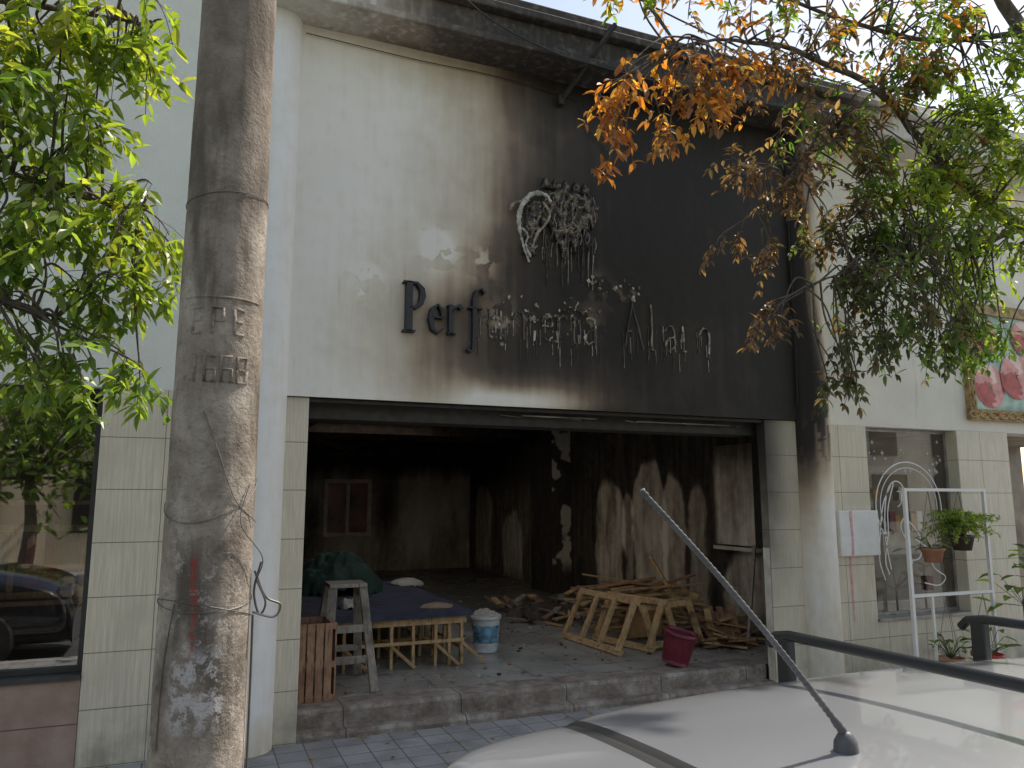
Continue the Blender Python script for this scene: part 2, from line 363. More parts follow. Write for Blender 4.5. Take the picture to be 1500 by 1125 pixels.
b.box((.05,.3,0),(.2,12,5.45)); b.box((5.95,.31,0),(6.1,12,5.45)); b.box((-6,11.2,0),(12,11.4,5.45)); b.obj("roof_and_party_walls",[M_kerb],B)
b=MB()
for ya,yb in ((.8,4.2),(4.6,7.4)): b.box((WX0-.05,ya,3.05),(WX0,yb,5.45)); b.box((WX1,ya,3.05),(WX1+.05,yb,5.45)); b.box((WX0-.05,ya-.05,3.05),(WX1+.05,ya,5.45)); b.box((WX0-.05,yb,3.05),(WX1+.05,yb+.05,5.45))  # unseen roof wells, added to bring daylight into the shop
b.obj("added_light_wells",[simple("pale_added_well_plaster",(.70,.66,.60),.8,0,.15,2,.1)],B)
b=MB(); b.beam((2.80,-.06,5.15),(3.05,-.62,5.62),.03,.03); b.beam((2.80,-.05,5.12),(2.80,-.05,5.2),.10,.05); b.beam((3.05,-.62,5.62),(3.10,-.40,5.7),.02,.02)
b.obj("sign_lamp_bracket",[M_dmetal],B)
b=MB()
b.tube(spline([(1.3,-.6,5.9),(1.9,-.45,5.55),(2.5,-.42,5.38),(3.0,-.42,5.34),(4.0,-.42,5.33),(5.3,-.42,5.4)]),.007,6)
b.tube(spline([(1.0,-.9,6.4),(3.0,-.6,6.0),(5.0,-.5,5.75),(7.5,-.5,5.72)]),.008,6)
b.tube(spline([(.62,-.05,5.28),(1.5,-.05,5.26),(2.2,-.05,5.27),(3.0,-.06,5.22)]),.004,6)
b.tube(spline([(3.0,-.05,5.15),(3.1,-.05,4.95),(3.3,-.05,4.75)]),.005,6)
b.tube(spline([(6.0,-.03,3.6),(5.96,-.05,3.2),(6.0,-.06,3.0),(5.97,-.05,2.8)]),.01,6)
b.tube(spline([(6.0,-.03,3.2),(6.06,-.06,2.95),(6.0,-.06,2.75),(5.95,-.06,2.95),(6.0,-.05,3.15)]),.008,6)
b.tube(spline([(5.31,-.06,5.2),(5.30,-.06,4.2),(5.31,-.06,3.2),(5.29,-.06,2.6)]),.006,6)
b.obj("cables",[M_wire],B)

# ---- interior
ZF=.205
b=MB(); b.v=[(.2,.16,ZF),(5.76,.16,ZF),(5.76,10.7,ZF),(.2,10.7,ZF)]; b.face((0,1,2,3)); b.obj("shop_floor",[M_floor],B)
def stepnose(nm,y0,y1,z1):
    nx=220; xs=np.linspace(.76,4.93,nx); b=MB(); e1=.012*(fbm(xs,xs*0,3,5)-.5)*2-.012*(fbm(xs,xs*0,14,9)>.66)
    e2=.010*(fbm(xs,xs*0+3,4,7)-.5)-.010*(fbm(xs,xs*0,11,19)>.68)
    for i,x in enumerate(xs): b.v+=[(x,y0+.006,-.1),(x,y0,z1-.025+e2[i]),(x,y0+.014-e1[i],z1),(x,y1,z1)]
    for i in range(nx-1):
        k=4*i
        for j in range(3): b.face((k+j,k+4+j,k+5+j,k+1+j))
    b.obj(nm,[M_step],B)
stepnose("entrance_step_upper",.13,.42,ZF+.004); stepnose("entrance_step_lower",.0,.134,.085)
def s_back(u,v):
    x=u+.2;z=v+ZF
    d=.36+.54*ss(z+.5*(fbm(x,z,1.1,3)-.5),2.0,2.5)
    d-=.30*gs(x,z,4.55,1.35,.38,.8)*1.2; d+=.5*gs(x,z,3.85,1.5,.22,.8); d+=.35*gs(x,z,2.2,1.2,.3,1)
    d-=.18*gs(x,z,5.2,1.6,.4,.5); d-=.15*gs(x,z,3.3,.8,.8,.4)
    d+=(fbm(x,z*.3,5,14)-.5)*.5; d-=.35*gs(x,z,3.4,2.62,1.6,.12)*ss(fbm(x,z,2,8),.4,.6)
    return d
grid("back_wall",(.2,10.7,ZF),(1,0,0),(0,0,1),5.56,2.80,.05,s_back,M_int,B)
def s_right(u,v):
    y=10.7-u;z=v+ZF
    d=.92*np.ones_like(y)-.26*ss(y,6.5,7.5)*ss(z,2.5,1.6)
    for cy,w,z0,z1,a in [(4.45,.42,.2,2.05,.72),(3.35,.40,.2,2.2,.78),(2.75,.24,.4,2.1,.72),(3.9,.14,.4,1.8,.6),(2.25,.20,.2,1.9,.55),(1.3,.5,.2,1.15,.6),(8.2,.5,.2,1.4,.4),(9.8,.5,.2,1.9,.4)]:
        n=.22*(fbm(y,z,2.5,61)-.5)
        m=ss(w-np.abs(y-cy)+n,-.03,.06)*ss(z1-z-1.3*np.maximum(0,np.abs(y-cy)/w-.35)**2*.6+n*2,-.05,.1)*ss(z,z0-.1,z0+.25)
        d-=a*m*(.55+.9*(fbm(y,z*.35,7,71)-.15)*.8)
    d+=(fbm(y*1,z*.12,14,17,3)-.5)*.28
    d-=.25*ss(fbm(y,z,3.2,91),.58,.66)*ss(z,2.4,2.7)
    return d
grid("right_wall",(5.76,10.7,ZF),(0,-1,0),(0,0,1),10.60,2.80,.03,s_right,M_int,B,
     relief=lambda u,v:.02*(fbm(u,v,3,13,4)-.5))
grid("left_wall",(.2,.26,ZF),(0,1,0),(0,0,1),10.5,2.80,.08,lambda u,v:.18+.35*fbm(u,v,1,5)+.3*ss(v,1.8,2.5),M_int,B)  # out-of-view wall, kept paler so it bounces light rearward
cfun=lambda u,v:.85+.5*(fbm(u,v,1.5,5)-.4)
grid("ceiling_rear",(.2,10.7,3.0),(1,0,0),(0,-1,0),5.56,3.3,.1,cfun,M_int,B)
grid("ceiling_left",(.2,7.4,3.0),(1,0,0),(0,-1,0),1.4,7.2,.1,cfun,M_int,B)
grid("ceiling_right",(3.8,7.4,3.0),(1,0,0),(0,-1,0),1.96,7.2,.1,cfun,M_int,B)
grid("ceiling_mid",(1.6,4.6,3.0),(1,0,0),(0,-1,0),2.2,.4,.1,cfun,M_int,B)
grid("ceiling_front",(1.6,.8,3.0),(1,0,0),(0,-1,0),2.2,.6,.1,cfun,M_int,B)
grid("inner_lintel",(5.76,.16,2.30),(-1,0,0),(0,0,1),5.56,.75,.1,lambda u,v:.95+0*u,M_int,B)
grid("inner_jamb",(5.76,.108,ZF),(-1,0,0),(0,0,1),.83,2.24,.05,lambda u,v:.7+0*u,M_int,B)
def pil(u,v): return .90-.75*ss(fbm(u,v,4,15),.50,.58)*ss(v,.2,.6)
grid("pillar_front",(5.42,5.69,ZF),(1,0,0),(0,0,1),.34,2.80,.02,lambda u,v:pil(u,v)-.1,M_int,B)
grid("pillar_side",(5.42,6.54,ZF),(0,-1,0),(0,0,1),.85,2.80,.03,lambda u,v:.92+.1*fbm(u,v,3,4),M_int,B)
b=MB()
for y in (4.32,7.5,8.8): b.box((.2,y,2.82),(5.75,y+.16,2.995))
b.box((1.45,.6,2.74),(1.55,10.6,2.82)); b.beam((3.4,7.6,2.9),(2.3,9,2.5),.05,.05); b.beam((1.2,7.7,2.9),(2.6,8.6,2.62),.05,.08)
b.obj("burned_ceiling_beams",[M_char],B)
b=MB()
def fr(b,x0,x1,z0,z1,y,w=.06,d=.05,m=0):
    b.box((x0,y-d,z0),(x1,y,z0+w),m); b.box((x0,y-d,z1-w),(x1,y,z1),m); b.box((x0,y-d,z0+w),(x0+w,y,z1-w),m); b.box((x1-w,y-d,z0+w),(x1,y,z1-w),m)
fr(b,2.54,3.53,.93,2.11,10.68,.08); b.box((3.0,10.64,1.01),(3.07,10.67,2.03)); b.box((2.62,10.66,1.01),(3.0,10.675,2.03),1); b.box((3.07,10.66,1.01),(3.45,10.675,2.03),1)
b.obj("back_window",[simple("sooty_white_frame",(.68,.60,.55),.6,0,.3,6,.1),simple("reddish_pane",(.24,.085,.09),.3,0,.9,2.2,.05)],B)
grid("wall_cabinet_front",(5.66,1.80,1.19),(0,-1,0),(0,0,1),.72,1.12,.02,lambda u,v:.22+.5*(fbm(u,v*.2,8,4)-.3)+.35*ss(v,.75,1.1)+.4*ss(.1-u,0,.1),M_int,B)
b=MB(); b.box((5.663,1.08,1.19),(5.755,1.80,2.31)); b.box((5.66,1.06,1.13),(5.75,1.82,1.17),1)
b.obj("wall_cabinet_body",[simple("sooty_cabinet",(.10,.09,.08),.7),simple("pale_ledge",(.5,.47,.42),.7)],B)
grid("white_jamb_edge",(4.926,.096,ZF),(0,-1,0),(0,0,1),.09,1.05,.02,lambda u,v:.02+.6*(fbm(u,v,6,5)-.2),M_int,B)

# ================================================================== SIGN LETTERS
S=empty("shop_sign_lettering")
G={
'P':[([(.05,0),(.05,.40)],.045),([(0,.006),(.10,.006)],.014),([(0,.394),(.06,.394)],.014),([(.05,.394),(.11,.39),(.15,.345),(.157,.29),(.14,.23),(.10,.195),(.05,.19)],[.012,.02,.036,.042,.036,.02,.012])],
'e':[([(.02,.13),(.11,.13)],.012),([(.11,.128),(.105,.19),(.07,.235),(.03,.20),(.015,.12),(.03,.04),(.07,.006),(.115,.045)],[.02,.028,.014,.032,.038,.032,.016,.01])],
'r':[([(.03,0),(.03,.235)],.036),([(0,.006),(.07,.006)],.012),([(0,.229),(.03,.235)],.012),([(.03,.17),(.06,.222),(.10,.235),(.118,.21)],[.01,.016,.028,.036])],
'f':[([(0,-.10),(.03,-.125),(.055,-.09),(.06,0),(.06,.31),(.08,.38),(.12,.40),(.15,.365)],[.03,.018,.03,.036,.036,.028,.016,.032]),([(.01,.235),(.13,.235)],.014)],
'u':[([(.03,.235),(.03,.05),(.06,.006),(.12,.04)],[.034,.034,.02,.01]),([(.14,.235),(.14,0)],.034)],
'm':[([(.03,0),(.03,.235)],.034),([(.03,.17),(.08,.232),(.125,.20),(.13,0)],[.01,.018,.03,.034]),([(.13,.17),(.18,.232),(.225,.20),(.23,0)],[.01,.018,.03,.034])],
'n':[([(.03,0),(.03,.235)],.034),([(.03,.17),(.08,.232),(.135,.20),(.14,0)],[.01,.018,.03,.034])],
'i':[([(.03,0),(.03,.235)],.034),([(0,.006),(.06,.006)],.012)],
'I':[([(.03,0),(.03,.235)],.034),([(.03,.29),(.07,.37)],[.015,.03])],
'a':[([(.02,.19),(.06,.235),(.11,.215),(.12,.15),(.12,.0)],[.03,.014,.026,.034,.034]),([(.12,.14),(.05,.115),(.02,.06),(.05,.008),(.12,.05)],[.012,.022,.036,.022,.012])],
'A':[([(0,0),(.09,.43)],.014),([(.08,.43),(.19,0)],.042),([(.03,.16),(.15,.16)],.012)],
'l':[([(.03,0),(.03,.42)],.034),([(0,.006),(.06,.006)],.012)],
'.':[([(0,.12),(.03,.12)],.03)]}
word=[('P',1.43,2.98,0),('e',1.64,2.98,0),('r',1.79,2.985,0),('f',1.95,2.98,1),('u',2.12,2.99,2),('m',2.33,3.0,2),('e',2.61,3.0,2),('r',2.74,3.0,2),('I',2.90,3.0,2),('a',3.01,3.0,2),('.',3.27,3.0,2),('A',3.42,3.0,3),('l',3.67,3.0,3),('a',3.82,3.0,3),('i',4.0,3.01,3),('n',4.17,3.01,3)]
bl=MB(); br=MB(); rr=random.Random(5)
for ch,x0,z0,k in word:
    for pts,w in G[ch]:
        ww=w if isinstance(w,list) else [w]*len(pts)
        if k<=1:
            bl.ribbon([(x0+p[0]+(.004*(k)),z0+p[1]) for p in pts],[q*(1.15 if k==0 else .9) for q in ww],-.035,-.085,0)
            bl.ribbon([(x0+p[0]-.003,z0+p[1]-.004) for p in pts],[q*1.2 for q in ww],-.030,-.036,1)
        else:
            P=spline([(x0+p[0],0,z0+p[1]) for p in pts],5)
            n=len(P); seg=[]
            for i,p in enumerate(P):
                seg.append((p.x+rr.uniform(-.006,.006),p.z+rr.uniform(-.005,.005)))
            i=0
            while i<n-1:
                L=rr.randint(2,6); q=seg[i:i+L+1]
                if len(q)>1 and rr.random()<(.76 if k==2 else .92):
                    wb=rr.uniform(.007,.015) if k==3 else rr.uniform(.008,.024)
                    br.ribbon(q,[wb*rr.uniform(.5,1.4) for _ in q],-.028,-.028-rr.uniform(.008,.022),rr.choice([0,0,1,1,2]) if k==2 else rr.choice([0,0,0,1,2]))
                i+=L
for i in range(110):
    x=rr.uniform(2.05,4.35); 
    if 3.2<x<3.4: continue
    z=rr.uniform(2.95,3.24); L=rr.uniform(.03,.20)
    br.tube([(x,-.032,z),(x+rr.uniform(-.006,.006),-.034,z-L*.6),(x,-.033,z-L)],[.004,.0022,.0035],5,rr.choice([0,1,1,1,2]))
for i in range(110):
    cx,cz=rr.choice([(3.15,3.55),(3.3,3.5),(3.02,3.25),(2.25,3.2),(2.9,3.3),(3.5,3.5),(2.2,3.05),(2.5,3.2),(2.75,3.15)]); x=cx+rr.gauss(0,.08);z=cz+rr.gauss(0,.06);k0=len(br.v);n=7;r=rr.uniform(.006,.022)
    for j in range(n):
        a=j*6.283/n+rr.random()*.6; br.v.append((x+r*math.cos(a)*rr.uniform(.4,1.3),-.034-rr.uniform(0,.016),z+r*math.sin(a)*rr.uniform(.4,1.4)))
    br.face(range(k0,k0+n),rr.choice([0,1,1,1,2]))
bl.obj("black_letters",[M_black,M_resdark],S,bevel=.003); br.obj("melted_letters",[M_resid,M_resdark,M_resw],S)

# ================================================================== EMBLEM
E=empty("melted_crest_emblem"); b=MB(); rr=random.Random(9)
nu,nv=150,200; us=np.linspace(2.44,3.18,nu); vs=np.linspace(3.52,4.50,nv); uu,vv=np.meshgrid(us,vs)
tt=(uu-2.87)/.27
wob=.10*(fbm(uu,vv,6,3)-.5)
body=np.minimum(.29-np.abs(uu-2.88)+wob*1.2, np.minimum(4.37-.10*tt**2-vv+wob, vv-(3.86-.10*np.cos(tt*3)+.30*(vn(uu,uu*0,28,7)-.5))+wob*.6))
crown=np.minimum(np.minimum(.24-np.abs(uu-2.86),vv-4.33),4.36+.09*np.abs(np.sin((uu-2.62)*6.28/.19))-vv)
inner=np.minimum(.085-np.abs(uu-2.53-.10*(vv-4.0))+wob*.4,.25-np.abs(vv-3.97))
m=np.maximum(np.maximum(body,crown),inner)
rid=1-np.abs(2*fbm(uu,vv*.75,16,51,3)-1); rid2=1-np.abs(2*fbm(uu,vv*.4,34,55,3)-1)
hh=np.where(m>0,.010+.045*np.clip((rid-.55)/.45,0,1)**1.5+.018*rid2**3,.0)*ss(m,0,.03)
k0=len(b.v); b.v+=[(a,-.032-h_,c) for a,c,h_ in zip(uu.ravel(),vv.ravel(),hh.ravel())]
for i in range(nv-1):
    for j in range(nu-1):
        if m[i,j]>0 and m[i+1,j+1]>0:
            hq=hh[i,j]; mi=3 if hq<.016 else (1 if hq<.036 or rr.random()<.4 else 0)  # hollows of the relief take the darker materials
            k=k0+i*nu+j; b.face((k,k+1,k+1+nu,k+nu),mi)
b.tube(spline([(2.70,-.07,4.21),(2.64,-.09,4.26),(2.52,-.09,4.25),(2.42,-.10,4.13),(2.39,-.10,4.0),(2.41,-.09,3.88),(2.45,-.08,3.76),(2.50,-.06,3.66)],8),[.005+.012*math.sin(math.pi*min(1,i/40))+.012*rr.random() for i in range(57)],8,2)
b.tube(spline([(2.32,-.07,4.08),(2.36,-.08,4.15),(2.44,-.08,4.17),(2.5,-.07,4.2)],6),[.006+.014*rr.random() for i in range(19)],7,0)
b.tube(spline([(2.62,-.08,4.20),(2.68,-.09,4.10),(2.64,-.09,4.0),(2.56,-.08,3.90),(2.52,-.06,3.75)],6),[.008+.012*rr.random() for i in range(25)],7,0)
b.tube(spline([(2.43,-.07,3.95),(2.48,-.08,3.88),(2.46,-.08,3.8),(2.51,-.07,3.70)],6),[.006+.010*rr.random() for i in range(19)],7,2)
for i in range(40):
    x=rr.uniform(2.62,3.12); z=rr.uniform(3.78,4.0); L=rr.uniform(.08,.34)
    b.tube([(x,-.05,z),(x+rr.uniform(-.012,.012),-.036,z-L*.5),(x+rr.uniform(-.01,.01),-.034,z-L)],[.007,.0035,.005],5,rr.choice([0,1,1,1]))
for i in range(60):
    x=rr.uniform(2.62,3.12); z=rr.uniform(3.9,4.33); L=rr.uniform(.05,.14)
    b.tube([(x,-.075,z),(x+rr.uniform(-.02,.02),-.08,z-L*.5),(x+rr.uniform(-.02,.02),-.07,z-L)],[.005,.004,.006],5,rr.choice([0,0,1,1]))
b.obj("melted_relief",[M_resid,M_resdark,M_resw,M_black],E,smooth=True)

# ================================================================== LEFT SHOP
Lb=empty("neighbouring_shop_building")
b=MB(); b.box((-5,.0,2.44),(.24,.31,6.8)); b.obj("upper_wall",[M_stL],Lb)
b=MB(); b.box((-.58,-.012,0),(.24,.31,2.438)); b.box((-3.6,-.012,0),(-3.0,.31,2.438)); b.obj("tiled_pilasters",[M_tileC],Lb,bevel=.004)
b=MB(); b.box((-3.0,-.006,0),(-.583,.31,.57)); b.obj("window_base",[M_base],Lb)
b=MB(); b.box((-3.0,-.03,.572),(-.583,.2,.60)); fr(b,-2.99,-.585,.603,2.435,.14,.035,.05); b.obj("window_frame",[simple("dark_window_frame",(.05,.05,.05),.4)],Lb)
b=MB(); b.v=[(-2.96,.115,.63),(-.62,.115,.63),(-.62,.115,2.41),(-2.96,.115,2.41)]; b.face((0,1,2,3)); b.obj("window_pane",[M_glassL],Lb)
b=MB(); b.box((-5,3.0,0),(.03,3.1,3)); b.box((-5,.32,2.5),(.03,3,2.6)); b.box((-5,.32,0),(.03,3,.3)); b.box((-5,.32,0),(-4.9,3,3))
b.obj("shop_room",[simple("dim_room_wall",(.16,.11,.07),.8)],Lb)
b=MB(); fr(b,-1.85,-.66,1.02,1.52,.62,.045,.05); b.box((-1.14,.58,1.065),(-1.10,.615,1.475)); b.box((-1.85,.50,.98),(-.66,.66,1.01)); b.box((-1.85,.60,1.66),(-.66,.63,1.69)) 
b.obj("wooden_display_frame",[M_pine],Lb)
b=MB()
for x,w_,z_,m_ in ((-1.40,.10,1.10,0),(-1.26,.09,1.13,1),(-1.05,.09,1.08,0),(-.93,.08,1.12,0),(-.80,.08,1.10,1)):
    b.v+=[]; 
    for k_ in range(4): b.tube([(x+w_*k_/4,.70+.02*(k_%2),1.45),(x+w_*k_/4+.004,.705,1.3),(x+w_*k_/4,.70,z_)],[.014,.018,.022],6,m_)
b.obj("display_garments",[simple("red_garment",(.45,.03,.03),.8),simple("blue_grey_garment",(.10,.13,.2),.8)],Lb)

# ================================================================== RIGHT SHOP
R=empty("flower_shop_building")
b=MB(); b.box((5.62,-.0,2.42),(12,.31,5.36)); b.obj("upper_wall",[M_stR],R)
b=MB(); b.box((5.62,-.012,0),(6.18,.31,2.418)); b.box((6.18,-.010,0),(7.46,.31,.53)); b.box((7.46,-.012,0),(8.25,.31,2.418)); b.box((10.2,-.012,0),(12,.31,2.418)); b.obj("tiled_wall",[M_tileC],R,bevel=.004)
b=MB(); b.box((6.183,-.03,.532),(7.457,.25,.56)); fr(b,6.183,7.457,.562,2.416,.16,.03,.04); b.obj("window_frame",[M_metal],R)
b=MB(); b.v=[(6.2,.13,.58),(7.44,.13,.58),(7.44,.13,2.39),(6.2,.13,2.39)]; b.face((0,1,2,3)); b.obj("window_pane",[M_glassR],R)
b=MB()
def circ(cx,cz,r,n=40,a0=0,a1=6.2832): return [(cx+r*math.cos(a0+(a1-a0)*i/n),cz+r*math.sin(a0+(a1-a0)*i/n)) for i in range(n+1)]
y0=.128
def rib(p,w=.012): b.ribbon(p,w,y0,y0-.003)
rib(circ(6.86,1.62,.46,48,-.6,3.9)); rib(circ(6.86,1.62,.40,48,-.3,3.5),.008)
sp=lambda P,n=6:[(p.x,p.z) for p in spline([(a,0,c) for a,c in P],n)]
rib(sp([(6.55,1.0),(6.50,1.3),(6.52,1.6),(6.58,1.80),(6.68,1.88),(6.78,1.84),(6.82,1.70),(6.80,1.55),(6.72,1.42),(6.80,1.25),(6.85,1.05)]),.012)
rib(sp([(6.62,1.84),(6.50,1.65),(6.44,1.4),(6.40,1.1),(6.46,.9)])); rib(sp([(6.66,1.86),(6.56,1.6),(6.54,1.35),(6.48,1.1),(6.52,.95)]))
rib(sp([(6.80,1.5),(6.92,1.4),(7.0,1.25),(6.95,1.1),(6.80,1.08)])); rib(sp([(6.70,1.78),(6.76,1.76),(6.75,1.66),(6.70,1.62)]),.008)
rib(sp([(6.9,1.3),(7.05,1.2),(7.15,1.0),(7.3,.9),(7.2,.82),(7.0,.85)]))
for i in range(26):
    rr=random.Random(100+i); x=rr.uniform(6.26,7.38);z=rr.uniform(1.9,2.36);q=rr.uniform(.008,.028)
    b.ribbon([(x-q,z),(x,z),(x+q,z)],[.001,q*.5,.001],y0,y0-.003); b.ribbon([(x,z-q),(x,z),(x,z+q)],[.001,q*.5,.001],y0,y0-.003)
b.obj("window_line_drawing",[simple("white_window_paint",(.85,.85,.85),.6,0,.03,5,0)],R)
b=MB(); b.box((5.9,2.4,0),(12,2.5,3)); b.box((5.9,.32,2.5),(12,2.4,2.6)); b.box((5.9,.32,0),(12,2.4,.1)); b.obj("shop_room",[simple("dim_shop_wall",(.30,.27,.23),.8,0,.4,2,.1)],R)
b=MB()
for i in range(7): 
    z=.5+.38*(i%4); x=6.3+.5*(i//2); b.box((x,1.6,z),(x+.4,1.9,z+.03),0)
for i in range(30):
    rr=random.Random(i); x=rr.uniform(6.3,10);z=rr.choice([.54,.92,1.3,1.68]); h=rr.uniform(.1,.25); b.box((x,1.6,z),(x+.1,1.7,z+h),rr.choice([0,1,2]))
b.box((6.55,.6,.56),(6.85,.85,.95),1)
b.obj("shop_goods",[M_whitep,simple("maroon_goods",(.2,.02,.03),.5),simple("ochre_goods",(.5,.28,.08),.6)],R)
b=MB(); b.box((5.72,-.06,1.16),(6.22,-.013,1.59)); b.obj("white_meter_box",[M_whitep],R,bevel=.008)
t=NT("pink_spray_paint"); c=t.ramp(t.noise(18,4),[(.35,(.62,.52,.45)),(.6,(.7,.28,.34))]); M_pink=t.fin(c,.7)
b=MB(); b.ribbon([(5.86,1.585),(5.87,1.3),(5.86,1.17)],[.03,.022,.03],-.0605,-.064); b.ribbon([(5.87,1.15),(5.875,.8),(5.88,.55)],[.03,.02,.012],-.0125,-.016); b.obj("pink_paint_mark",[M_pink],R)
Mu=empty("flower_mural_panel"); b=MB(); b.box((7.76,-.03,2.66),(9.4,-.004,3.72),0)
rr=random.Random(77)
def petal(cx,cz,a,r0,L,W,y,m):
    k=len(b.v); n=12
    for i in range(n):
        q=i*6.283/n; lx=r0+L*.5+L*.5*math.cos(q); lw=W*.5*math.sin(q)*(1+.35*math.cos(q)); lx+=.008*rr.uniform(-1,1)
        b.v.append((cx+lx*math.cos(a)-lw*math.sin(a),y,cz+lx*math.sin(a)+lw*math.cos(a)))
    b.face(range(k,k+n),m)
yy=-.0305
for i in range(26):
    cx=rr.uniform(7.85,9.3);cz=rr.uniform(2.75,3.62); yy-=.00012; petal(cx,cz,rr.uniform(0,6.28),0,rr.uniform(.12,.24),rr.uniform(.05,.10),yy,rr.choice([4,5]))
for cx,cz,R_ in ((8.02,2.92,.24),(8.00,3.48,.20),(8.45,3.05,.26),(8.62,3.50,.20),(9.05,2.95,.24),(9.15,3.45,.2)):
    for ring in range(5):
        rr_=R_*(1-.2*ring); n=7-ring if ring<4 else 3
        for k_ in range(n):
            yy-=.00015; petal(cx,cz,6.283*k_/n+ring*.5,rr_*.22,rr_*.78,rr_*.95,yy,(1,2,3,2,1)[(ring+k_)%5])
mats=[simple("mural_pale_ground",(.45,.58,.50),.7,0,.4,5,.02),simple("mural_deep_rose",(.50,.14,.13),.7,0,.3,9,.02),simple("mural_pink",(.72,.36,.32),.7,0,.25,9,.02),simple("mural_pale_pink",(.84,.62,.56),.7,0,.15,9,.02),simple("mural_leaf_green",(.14,.30,.16),.7,0,.4,9,.02),simple("mural_leaf_teal",(.22,.42,.36),.7,0,.4,9,.02)]
b.obj("painting",mats,Mu)
b=MB(); 
for q in ((7.66,7.76,2.54,3.84),(9.4,9.5,2.54,3.84)): b.box((q[0],-.06,q[2]),(q[1],-.004,q[3]))
b.box((7.761,-.06,2.54),(9.399,-.004,2.66)); b.box((7.761,-.06,3.72),(9.399,-.004,3.84))
for i in range(12):
    b.tube([(7.70+.15*i+.07*math.cos(a*.5),-.065,2.60+.035*math.sin(a*.5)) for a in range(14)],.014,5)
    b.tube([(7.71+.02*math.cos(a*.5),-.065,2.62+.105*i+.04*math.sin(a*.5)) for a in range(14)],.012,5)
b.obj("ornate_frame",[simple("ochre_frame_paint",(.36,.24,.10),.6,0,.5,14,.5)],Mu)

# ================================================================== PLANT STAND
PS=empty("hanging_plant_stand"); b=MB(); Yp=-.5
for x in (6.08,7.13): b.box((x-.015,Yp-.015,SW),(x+.015,Yp+.015,1.80)); b.box((x-.015,Yp-.25,SW),(x+.015,Yp+.25,SW+.03))
for z in (1.785,.83): b.box((6.095,Yp-.014,z-.014),(7.115,Yp+.014,z+.014))
b.box((6.32,Yp-.01,SW),(6.34,Yp+.01,.815)); b.obj("metal_frame",[M_whitep],PS)
def pot(b,c,r,h,m): b.lathe([(0,0),(r*.7,0),(r*.95,h*.85),(r*1.08,h*.85),(r*1.08,h),(r*.95,h),(r*.9,h*.85),(0,h*.82)],c,20,m)
b=MB(); pots=[(6.38,Yp,1.12,.10,.13,0),(6.78,Yp,1.22,.11,.14,1),(6.45,Yp-.05,.12,.11,.16,2),(6.93,Yp-.05,.10,.13,.18,3)]
for x,y,z,r,h,m in pots:
    pot(b,(x,y,z),r,h,m)
b.obj("pots",[simple("terracotta",(.32,.15,.09),.8),simple("dark_pot",(.05,.03,.03),.5),simple("terracotta_pale",(.42,.22,.14),.8),simple("red_pot",(.45,.03,.03),.4)],PS,smooth=True)
b=MB()
for x,y,z,r,h,m in pots:
    top=1.78 if z>1 else .82
    for k in range(3):
        a=k*2.1; b.tube([(x+r*math.cos(a),y+r*math.sin(a),z+h),(x,y,top)],.003,4)
b.obj("hangers",[M_gwire],PS)

# ================================================================== FOLIAGE TOOLS
def leaflet(b,p,d,n,L,W,col):
    d=d.normalized(); s=d.cross(n)
    if s.length<1e-4:s=d.orthogonal()
    s.normalize(); n=s.cross(d); k=len(b.v); f=.18*W
    q=lambda a,w,h: tuple(p+d*(a*L)+s*(w*W)+n*h)
    cv=-.10*L*random.uniform(0,2.2)
    b.v+=[q(0,0,0),q(.33,.5,f),q(.68,.38,f+cv*.4),q(1,0,cv),q(.68,-.38,f+cv*.4),q(.33,-.5,f),q(.35,0,0),q(.68,0,cv*.3)]
    for q_ in ((0,6,1),(6,7,2,1),(7,3,2),(0,5,6),(6,5,4,7),(7,4,3)): b.face([k+i for i in q_])
    v=random.uniform(.65,1.3); c=(col[0]*v,col[1]*v,col[2]*v,1); b.c+=[c]*8
def rv(): return Vector((random.gauss(0,1),random.gauss(0,1),random.gauss(0,1))).normalized()
def compound(b,tw,p,d,L,n,cols,ll,droop=.5):
    d=d.normalized(); up=Vector((0,0,1)); s=d.cross(up)
    if s.length<.1:s=Vector((1,0,0))
    s.normalize(); pts=[];q=p.copy();dd=d.copy()
    for i in range(n+1):
        pts.append(q.copy()); dd=(dd+Vector((0,0,-droop/n))).normalized(); q=q+dd*(L/n)
    tw.tube(pts,[.0018]*len(pts),3,0,False)
    base=random.choice(cols)
    for i in range(1,n+1):
        nn=(Vector((0,0,1))+.6*rv()).normalized()
        dl=(pts[i]-pts[i-1]).normalized()
        for sg in (-1,1):
            if random.random()<.10: continue
            dv=(dl*.6+s*sg*random.uniform(.6,1.1)+Vector((0,0,-random.uniform(.0,.6)*droop))+.35*rv())
            c=base if random.random()<.7 else random.choice(cols)
            leaflet(b,pts[i],dv,nn,ll*random.uniform(.6,1.2),ll*random.uniform(.30,.42),c)
    leaflet(b,pts[-1],pts[-1]-pts[-2]+.2*rv(),up,ll*1.1,ll*.36,base)
